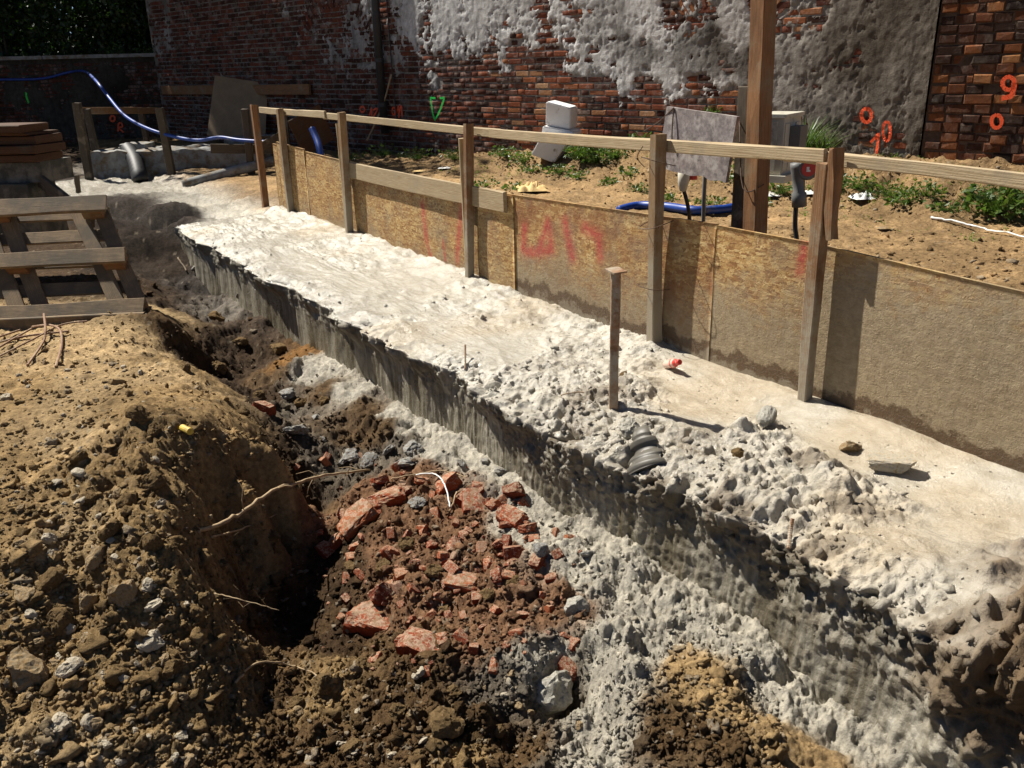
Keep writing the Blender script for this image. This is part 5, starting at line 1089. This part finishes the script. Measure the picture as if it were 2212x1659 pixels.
LM['s'] = [(265, 1291, 'the large rounded stone'), (326, 1390, 'the bright whitish stone'), (63, 1460, 'the big pitted block'), (135, 1565, 'the two-toned stone'), (210, 1210, 'the earthy block under the crest'), (110, 1170, 'the pale stone on edge'), (60, 1290, 'the square earthy stone'), (15, 862, 'the lone pale stone'), (270, 1470, 'the flat broken stone'), (130, 770, 'the bent rusty bars'), (395, 930, 'the yellow tube'), (320, 1640, 'the foot of the heap flank'), (430, 1150, 'the long dry root'), (250, 960, 'the heap crest')]
for x, y, w, lb, ms in SPL: lay('stone', ms, x, y, w * .85, lb, 'stone', None, .3)
for _ in range(190):
    x, y = 30 + 420 * r.random(), 1000 + 650 * r.random() ** .8
    if x > 330 + (y - 1000) * .25: continue
    pale = r.random() > .65; k_ = ('small pale' if pale else 'small brown'); lay('stone', SW if pale else ST, x, y, 10 + 26 * r.random() ** 3, k_ + ' stone on the soil heap near ' + near_of('s', x, y), 'stone', k_ + ' heap stones near ' + near_of('s', x, y), .3)
for _ in range(70):
    x, y = 40 + 340 * r.random(), 760 + 240 * r.random()
    pale = r.random() > .5; k_ = ('tiny pale' if pale else 'tiny brown'); lay('stone', SW if pale else ST, x, y, 6 + 12 * r.random() ** 3, k_ + ' stone on the level heap top near ' + near_of('s', x, y), 'stone', k_ + ' heap stones near ' + near_of('s', x, y), .35)
for _ in range(60):
    x, y = 560 + 700 * r.random(), 1450 + 200 * r.random(); pale = r.random() > .6; k_ = ('small pale' if pale else 'small brown'); w_ = 'left of the slurry-caked clod' if x < 1000 else 'beside the slurry-caked clod'; lay('stone', SW if pale else ST, x, y, 10 + 22 * r.random() ** 3, k_ + ' stone in the soil below the rubble, ' + ('beside the slurry-caked clod' if x > 1000 else 'beside the thin crooked root' if x < 760 else 'below the mortar-covered bricks'), 'stone', k_ + ' stones ' + ('by the clod' if x > 1000 else 'by the crooked root' if x < 760 else 'below the mortar-covered bricks'), .3)
for x, y, w in ((1190, 1030, 0), (700, 1480, 70), (960, 1570, 120), (640, 1520, 50), (860, 1540, 60), (780, 1440, 60), (1080, 1580, 50), (980, 1500, 60), (560, 860, 50), (470, 800, 60), (520, 740, 50), (600, 760, 60), (650, 870, 40), (470, 690, 50), (700, 870, 44), (880, 1180, 60), (940, 1240, 70), (1050, 1290, 60), (830, 1230, 60), (1110, 1260, 50), (960, 1320, 50), (760, 1230, 60), (300, 900, 70), (330, 1050, 80), (380, 1180, 70), (240, 1150, 70), (170, 990, 50), (420, 1330, 70), (370, 1450, 80), (330, 1180, 70), (280, 1090, 80), (190, 1080, 60), (110, 1260, 90), (130, 1350, 80), (330, 940, 60), (400, 800, 40), (760, 1620, 70), (900, 1640, 60)):
    lc = 'on the heap near ' + near_of('s', x, y) if x < 450 and y > 790 else 'in the far trench' if y < 900 else 'near ' + near_of('b', x, y)
    if w: lay('soil_clod', CLm, x, y, w * .72, 'large crumbly earth clod ' + lc, 'clod', 'earth clods ' + lc, .35)
# loose crumbs too many to count
def scatter(name, n, sampler, rad, label, mat, seed, faces=80, yard=False):
    r = np.random.default_rng(seed); px, py = sampler(r, n); D = _F[None] * FPX + CR[None] * (px - W / 2)[:, None] - CU[None] * (py - HH / 2)[:, None]; z = np.full(len(px), -.35)
    for _ in range(7):
        P = O3 + D * ((z - CAMH) / D[:, 2])[:, None]; z = .5 * z + .5 * ground(P[:, 0], P[:, 1])
    P = O3 + D * ((z - CAMH) / D[:, 2])[:, None]; zf, C, wt_ = ground(P[:, 0], P[:, 1], True); P[:, 2] = zf
    s, t = to_st(P[:, 0], P[:, 1]); ok = (((t > 1.0) | (s > 5.3)) if not yard else (t < -.05)) & (np.hypot(P[:, 0], P[:, 1]) > .8) & (wt_ < .22 + .3 * (faces == 20) * r.random(len(px))); P, C = P[ok], C[ok]; n = len(P)
    bm = bmesh.new(); bmesh.ops.create_icosphere(bm, subdivisions=1 if faces == 20 else 2, radius=1); T = np.array([v.co[:] for v in bm.verts], np.float32); Fc = np.array([[v.index for v in f.verts] for f in bm.faces]); bm.free()
    R = rad(r, n); sc = R[:, None] * (1 + .35 * r.normal(size=(n, 3))).clip(.45, 1.7); a = r.random(n) * 6.28
    V = T[None] * (1 + .42 * r.normal(size=(n, len(T), 1))).clip(.4, 1.7) * sc[:, None]; ca, sa = np.cos(a)[:, None], np.sin(a)[:, None]
    V = np.stack([V[..., 0] * ca - V[..., 1] * sa, V[..., 0] * sa + V[..., 1] * ca, V[..., 2] * .8], -1) + P[:, None] + np.array([0, 0, 1]) * (R * .25)[:, None, None]
    F = (Fc[None] + (np.arange(n) * len(T))[:, None, None]).reshape(-1, 3)
    cc = np.repeat(C * (.7 + .7 * r.random((n, 1)) ** 1.5), len(T), 0); st = np.repeat(r.random(n) < .10, len(T)); cc[st] = cc[st] * .4 + np.array((.36, .31, .235)) * .6
    me = mesh_np(name, V.reshape(-1, 3), F, mat, False, {'Col': np.clip(cc, 0, 1), 'wet': np.zeros(len(cc))}); return tag(put(bpy.data.objects.new(name, me)), label, 'soil', kind='stuff')
def crumbs(name, P, C, R, mat, label, cat, seed):
    r = np.random.default_rng(seed); n = len(P); bm = bmesh.new(); bmesh.ops.create_icosphere(bm, subdivisions=1, radius=1); T = np.array([v.co[:] for v in bm.verts], np.float32); Fc = np.array([[v.index for v in f.verts] for f in bm.faces]); bm.free()
    V = T[None] * (1 + .38 * r.normal(size=(n, len(T), 1))).clip(.4, 1.7) * (R[:, None] * (1 + .35 * r.normal(size=(n, 3))).clip(.5, 1.6))[:, None] + P[:, None]
    F = (Fc[None] + (np.arange(n) * len(T))[:, None, None]).reshape(-1, 3); cc = np.repeat(C * (.65 + .4 * r.random((n, 1))), len(T), 0)
    return tag(put(bpy.data.objects.new(name, mesh_np(name, V.reshape(-1, 3), F, mat, False, {'Col': np.clip(cc, 0, 1), 'wet': np.full(len(cc), .45), 'face': np.zeros(len(cc))}))), label, cat, kind='stuff')
crumbs('slurry_crumbs', LUMP[0], LUMP[1], LUMP[2], M['slurry'], 'small crumbs of slurry and soil along the rough footing edge', 'slurry', 9)
def smp(r, n): return r.random(n) * 1750 - 60, 600 + 1120 * r.random(n) ** .75
scatter('soil_crumbs', 20000, smp, lambda r, n: .003 + .006 * r.random(n) ** 2, 'fine loose crumbs of soil all over the heap and trench', M['soil'], 5, faces=20)
scatter('soil_lumps', 1800, smp, lambda r, n: .007 + .016 * r.random(n) ** 2.5, 'loose lumps of soil lying over the heap and trench', M['soil'], 6, faces=80)

scatter('yard_crumbs', 4500, lambda r, n: (760 + 1480 * r.random(n), 340 + 300 * r.random(n) ** 1.4), lambda r, n: .003 + .018 * r.random(n) ** 4, 'loose crumbs of soil strewn over the yard', M['soil'], 7, faces=20, yard=True)

# ------------------------------------------------------------------ roots, twigs, litter
def twig(pts, r0, r1, label, cat='root', mat='twig', side=0, seed=1, name='root'):
    P = [np.array(p) for p in pts]; Q_ = smoothpath(P, 8); rr_ = np.random.default_rng(seed); Q_ = [q + rr_.normal(size=3) * r0 * .35 for q in Q_]
    mb = MB().tube(Q_, [r0 + (r1 - r0) * i / (len(Q_) - 1) for i in range(len(Q_))], 6)
    for _ in range(side):
        i = int(rr_.integers(2, len(Q_) - 2)); d = rr_.normal(size=3) * .05; mb.tube([Q_[i], Q_[i] + d * .6 + rr_.normal(size=3) * .008, Q_[i] + d * 1.2], [r1 * .5, r1 * .35, r1 * .2], 4)
    return tag(mb.build(name, M[mat], None, smooth=True), label, cat)
def hl(x, y, dz): return hit(x, y) + Z3 * dz
a, b = hl(428, 1150, .0), hl(800, 1022, .02)
def between(a, b, f, x, y): 
    Y = a[1] + (b[1] - a[1]) * f; return aty(x, y, Y)
twig([a, between(a, b, .2, 505, 1118), between(a, b, .45, 590, 1062), between(a, b, .7, 690, 1030), b], .0085, .005, 'long dry root bridging from the heap to the rubble', side=8, seed=2)
a2, b2 = hl(455, 1160, .0), hl(600, 1120, .02); twig([a2, between(a2, b2, .5, 530, 1140), b2], .005, .002, 'thin dry root below the long root', side=4, seed=3)
a2 = hl(465, 1288, .01); twig([a2, aty(520, 1295, a2[1] - .02), aty(602, 1318, a2[1] - .04)], .003, .0012, 'fine forked white rootlet sticking out of the heap flank', side=6, seed=4)
a2 = hl(510, 1480, .01); twig([a2, hl(560, 1448, .03), hl(640, 1450, .02), hl(720, 1480, .0)], .0045, .002, 'thin crooked root lying at the heap foot', side=4, seed=5)
twig([hl(845, 1048, .03), hl(900, 1042, .04), hl(958, 1035, .04), hl(1010, 1045, .03)], .003, .002, 'thin pale wire-like root across the rubble top', side=0, seed=6)
twig([hl(900, 1048, .05), hl(940, 1050, .06), hl(962, 1070, .05), hl(973, 1105, .02)], .0032, .0032, 'white bent cable end on top of the rubble', 'cable', 'white_plastic', 0, 7, 'white_cable')
twig([hl(973, 1108, .01), hl(988, 1090, .06)], .005, .003, 'short snapped stick beside the white cable', 'stick', 'twig', 0, 8, 'stick'); twig([hl(2020, 1545, .01), hl(2060, 1550, .03), hl(2095, 1540, .02)], .007, .005, 'muddy stick lying at the foot of the cut face', 'stick', 'twig', 0, 9, 'stick')
twig([hl(500, 560 + 80, .02), hl(545, 630, .05)], .008, .006, 'splintered pale stick at the far trench wall', 'stick', 'pallet', 0, 10, 'stick'); twig([hl(385, 562, .02), hl(405, 590, .02)], .007, .007, 'pale splinter of wood in the dark far trench', 'stick', 'pallet', 0, 11, 'stick')
P = hl(395, 930, .012); tag(MB().lathe([(.010, 0), (.014, 0), (.014, .06), (.010, .06)], 12, frame(P, (0, 0, 1), (.6, -.55, -.35))).build('yellow_tube', M['yellow'], None), 'short yellow plastic tube on the shaded heap flank', 'tube')
# litter in the yard
def rag(px, py, w, h, mat, label, cat, seed=0, name='plastic_scrap'):
    P = yardpt(px, py); n = 14; A1, A2 = np.meshgrid(np.linspace(-1, 1, n), np.linspace(-1, 1, n), indexing='ij'); a1, a2 = A1.ravel(), A2.ravel(); k = np.linalg.norm(P - O3) / FPX
    z = .5 * np.abs(fbm(a1, a2, 0, 1.3, 3, 900 + seed)) + .25 * fbm(a1, a2, 0, 3, 2, 910 + seed); ed = 1 - np.maximum(np.abs(a1), np.abs(a2)) ** 4
    V = np.stack([P[0] + a1 * w * k / 2 * (1 + .3 * fbm(a1, a2, 0, 1, 2, 920 + seed)), P[1] + a2 * w * k * .5, P[2] + .012 + np.abs(z) * ed * h * k], 1)
    return tag(put(bpy.data.objects.new(name, mesh_np(name, V, grid_faces(n, n), M[mat], True))), label, cat)
rag(1150, 412, 60, 45, 'cloth', 'crumpled ochre sack lying behind the hoarding', 'sack', 1, 'sack'); rag(1862, 432, 44, 40, 'white_plastic', 'crumpled white plastic bag on the soil at the bank foot', 'bag', 2, 'plastic_bag')
rag(1660, 425, 40, 12, 'white_plastic', 'flat white plastic strip on the ground beside the tall post', 'plastic', 3); rag(1746, 420, 34, 14, 'white_plastic', 'white plastic scrap on the ground under the cabinet plug', 'plastic', 4); rag(1908, 496, 22, 10, 'stone', 'flat brown wood chip lying on the yard soil', 'chip', 5, 'wood_chip')
twig([yardpt(2010, 478) + Z3 * .02, yardpt(2080, 492) + Z3 * .03, yardpt(2140, 505) + Z3 * .025, yardpt(2230, 520) + Z3 * .02], .010, .006, 'long pale split cane lying along the bank foot', 'cane', 'white_plastic', 0, 12, 'cane')
rag(905, 372, 26, 6, 'cloth', 'small tan scrap on the shaded yard soil', 'scrap', 6, 'scrap'); rag(960, 365, 24, 8, 'white_plastic', 'small white scrap in the shaded yard', 'plastic', 7)

# ------------------------------------------------------------------ weeds, grass, trees
def leaves(mb, base, n, R_, h, size, r, shape='leaf'):
    for _ in range(n):
        if shape == 'grass':
            a = r.random() * 6.28; L = h * (.5 + .6 * r.random()); d = np.array([math.cos(a), math.sin(a), 0]); p = base + d * R_ * r.random() * .5 + np.array([0, 0, -.02]); w = np.cross(d, Z3) * size * .5; b = .25 + .7 * r.random(); V = []
            for i in range(4):
                t = i / 3; q = p + d * (b * L * t * t) + Z3 * L * (t - .35 * b * t * t); V += [q - w * (1 - t * .92), q + w * (1 - t * .92)]
            mb.add(V, [(2 * i, 2 * i + 1, 2 * i + 3, 2 * i + 2) for i in range(3)])
        else:
            a = r.random() * 6.28; q = math.sqrt(r.random()) * R_; p = base + np.array([q * math.cos(a), q * math.sin(a), h * r.random() ** .8 * (1 - .55 * (q / R_) ** 2)]); d = r.normal(size=3) + np.array([math.cos(a), math.sin(a), .3]); d /= np.linalg.norm(d); w = np.cross(d, r.normal(size=3)); w /= np.linalg.norm(w); s_ = size * (.35 + 1.1 * r.random() ** 1.5); up = np.cross(d, w) * s_ * .15
            e_ = np.array([.003, .002, 0]); mb.add([p, p + d * s_ * .5 + w * s_ * .3 + up, p + d * s_, p + d * s_ * .5 - w * s_ * .3 + up, base - e_, base + e_], [(0, 1, 2), (0, 2, 3), (4, 5, 0)])
rw_ = np.random.default_rng(8)
def _wb(px, off):
    P = wpt(wuv(px, 290)[0], 0, off); P[2] = gz(P[0], P[1]); return P
def weed(px, py, n, wpx, hpx, size, label, shape='leaf', mat='leaf', group=None, name='weed', P=None):
    P = yardpt(px, py) if P is None else P; k = np.linalg.norm(P - O3) / FPX; mb = MB(); leaves(mb, P, n, wpx * k / 2, hpx * k, size, rw_, shape); return tag(mb.build(name, M[mat], None), label, 'weed', group)
GW_ = 'low weeds along the foot of the old wall'
for px, py, n, w, h in ((1090, 340, 150, 60, 26), (1130, 352, 140, 60, 30), (1255, 345, 300, 70, 46), (1290, 352, 220, 60, 30), (1330, 345, 260, 70, 40), (1210, 375, 100, 60, 18), (1150, 372, 90, 60, 16), (1250, 385, 90, 60, 14), (1360, 380, 90, 60, 16), (1320, 398, 60, 50, 12), (1600, 372, 120, 50, 26), (1570, 392, 80, 50, 16), (980, 345, 120, 70, 24), (900, 345, 120, 80, 26), (830, 338, 110, 80, 26), (760, 345, 80, 60, 20), (1690, 420, 120, 60, 24), (1640, 440, 70, 50, 14), (1050, 402, 60, 60, 10), (1110, 408, 60, 50, 10), (1380, 412, 80, 70, 14), (1440, 432, 60, 60, 12), (1530, 440, 70, 70, 14), (1920, 425, 200, 80, 30), (1960, 440, 160, 70, 26), (1850, 412, 140, 60, 28), (2040, 456, 90, 60, 16), (2000, 425, 120, 60, 30), (1790, 400, 130, 50, 30)):
    lc = min(((1215, 340, 'the foam blocks'), (1510, 400, 'the worn board'), (1690, 410, 'the cabinet'), (860, 330, 'the downpipe'), (1150, 412, 'the ochre sack'), (1862, 432, 'the white plastic bag'), (1450, 440, 'the ribbed blue hose'), (2060, 480, 'the pale cane')), key=lambda q: (q[0] - px) ** 2 + 4 * (q[1] - py) ** 2)[2]
    weed(px, py, n, w, h, .045, 'low leafy weed in the yard near ' + lc, group='low weeds near ' + lc)
weed(2150, 470, 420, 110, 80, .07, 'tall leafy plant on the bank before the red brick wall'); weed(1400, 300, 170, 60, 40, .05, 'dark weed clump against the wall left of the worn board', P=_wb(1405, .2))
weed(1540, 246, 60, 30, 24, .05, 'little weed tuft growing out of the old wall above the worn board', P=wpt(*wuv(1540, 250), .02))
weed(1775, 330, 150, 70, 90, .02, 'tall grass tuft against the wall beside the cabinet', 'grass', P=_wb(1775, .35)); weed(1800, 330, 90, 60, 70, .02, 'shorter grass tuft against the wall beyond the cabinet', 'grass', P=_wb(1812, .35))
mb = MB(); nb = 0
for _ in range(1500):
    px, py = 760 + 1450 * rw_.random(), 330 + 190 * rw_.random()
    if py > 400 + (px - 1100) * .12: continue
    P = yardpt(px, py)
    if math.sin(P[0] * 3.1 + 2 * math.sin(P[1] * 1.7)) * math.sin(P[1] * 2.3 + 1.5 * math.sin(P[0] * 2.1)) < .12 + .3 * (rw_.random() - .5): continue
    leaves(mb, P, 5, .05, .045, .022 if rw_.random() < .5 else .012, rw_, 'leaf' if rw_.random() < .6 else 'grass'); nb += 1
tag(mb.build('ground_cover', M['grass'], None), 'sparse grass and seedlings over the yard soil', 'grass', kind='stuff')
def foliage(name, ctr, rad, n, size, mat, seed, parent, clumps=26):
    """leaves gathered in clumps through an ellipsoid, with gaps between them"""
    r = np.random.default_rng(seed); cc = r.normal(size=(clumps, 3)); cc /= np.linalg.norm(cc, axis=1)[:, None]; cc *= (r.random((clumps, 1)) ** .45); cr = .20 + .22 * r.random(clumps)
    k = r.integers(clumps, size=n); d = r.normal(size=(n, 3)); d /= np.linalg.norm(d, axis=1)[:, None]; p = (cc[k] + d * (cr[k] * r.random(n) ** .5)[:, None]) * np.array(rad) + np.array(ctr)
    a = r.normal(size=(n, 3)); a /= np.linalg.norm(a, axis=1)[:, None]; b = np.cross(a, r.normal(size=(n, 3))); b /= np.linalg.norm(b, axis=1)[:, None]; s_ = size * (.6 + .8 * r.random((n, 1)))
    V = np.stack([p, p + a * s_ * .5 + b * s_ * .32, p + a * s_, p + a * s_ * .5 - b * s_ * .32], 1).reshape(-1, 3); F = np.arange(4 * n).reshape(n, 4)
    return put(bpy.data.objects.new(name, mesh_np(name, V, F, mat)), parent), cc * np.array(rad) + np.array(ctr)
def tree(base, ctrs, label, seed, size=.13, name='tree'):
    t = empty(name, base, label, 'tree', None); r = np.random.default_rng(seed); top = np.array(ctrs[0][0]); base = np.array(base, float)
    fork = base + (top - base) * .45; mb = MB(); mb.tube(smoothpath([base - Z3 * .2, base + (fork - base) * .5 + r.normal(size=3) * .12, fork, top], 5), [.24 - .011 * i for i in range(16)], 9)
    for ctr, rad, n in ctrs:
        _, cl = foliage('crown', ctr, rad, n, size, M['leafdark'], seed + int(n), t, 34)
        for q in cl[::3]: mb.tube([fork + (top - fork) * r.random() * .8, (fork + q) / 2 + r.normal(size=3) * .25, q], [.07, .045, .012], 5)
    mb.build('trunk', M['bark'], t); return t
cy_ = c0[1]
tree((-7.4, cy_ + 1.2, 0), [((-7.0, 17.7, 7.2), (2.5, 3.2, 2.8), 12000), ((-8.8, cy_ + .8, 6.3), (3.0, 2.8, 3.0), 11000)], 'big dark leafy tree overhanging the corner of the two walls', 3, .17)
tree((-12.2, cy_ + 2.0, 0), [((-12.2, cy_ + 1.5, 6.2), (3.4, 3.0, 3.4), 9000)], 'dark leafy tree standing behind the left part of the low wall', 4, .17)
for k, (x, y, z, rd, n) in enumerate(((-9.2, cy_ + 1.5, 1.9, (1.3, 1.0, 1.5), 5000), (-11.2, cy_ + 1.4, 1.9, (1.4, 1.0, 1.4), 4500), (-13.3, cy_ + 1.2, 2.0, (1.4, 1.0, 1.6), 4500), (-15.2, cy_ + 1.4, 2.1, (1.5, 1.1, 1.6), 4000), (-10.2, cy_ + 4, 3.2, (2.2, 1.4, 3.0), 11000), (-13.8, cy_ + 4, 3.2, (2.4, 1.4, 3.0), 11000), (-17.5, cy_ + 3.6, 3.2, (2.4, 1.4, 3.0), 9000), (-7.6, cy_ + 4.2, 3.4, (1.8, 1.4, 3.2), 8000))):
    t = empty('shrub', (x, y, 0), ['bushy shrub behind the low wall next to the old wall', 'bushy shrub behind the low wall at the white cross', 'bushy shrub behind the low wall left of the white cross', 'bushy shrub behind the far left of the low wall', 'tall dark hedge shrub behind the corner shrubs', 'tall dark hedge shrub behind the middle of the low wall', 'tall dark hedge shrub behind the far left shrub', 'tall dark hedge shrub behind the old wall end'][k], 'shrub')
    _, cl = foliage('crown', (x, y, z), rd, n, .10 if k < 4 else .30, M['leafdark'], 60 + k, t, 30); mb = MB()
    for q in cl[::4]: mb.tube([np.array([x, y, -.2]), (np.array([x, y, z * .5]) + q) / 2, q], [.05, .03, .008], 5)
    mb.build('stem', M['bark'], t)
wk = np.random.default_rng(17)
for k, px in enumerate((265, 320, 385)):
    P = aty(px * 1.0, 128, cy_ - .05); weed(0, 0, 60, 46, 26, .08, ['leafy tuft hanging over the low wall coping under the cross', 'leafy tuft on the low wall coping beside the old wall', 'leafy tuft at the corner of the two walls'][k], P=np.array([P[0], cy_ + .0, _zt + .03]), mat='leafdark')
P = aty(302, 196, cy_ + 1.0); cr_ = empty('grave_cross', (P[0], P[1], 0), 'white wooden cross standing behind the low wall', 'cross'); hz_ = aty(302, 140, cy_ + 1.0)[2]
plank('upright', (P[0], P[1], 0), (P[0], P[1], hz_), (1, 0, 0), .09, .05, M['white_plastic'], cr_); plank('crossbar', (P[0] - .38, P[1] - .04, hz_ - .38), (P[0] + .42, P[1] - .04, hz_ - .38), Z3, .08, .04, M['white_plastic'], cr_)
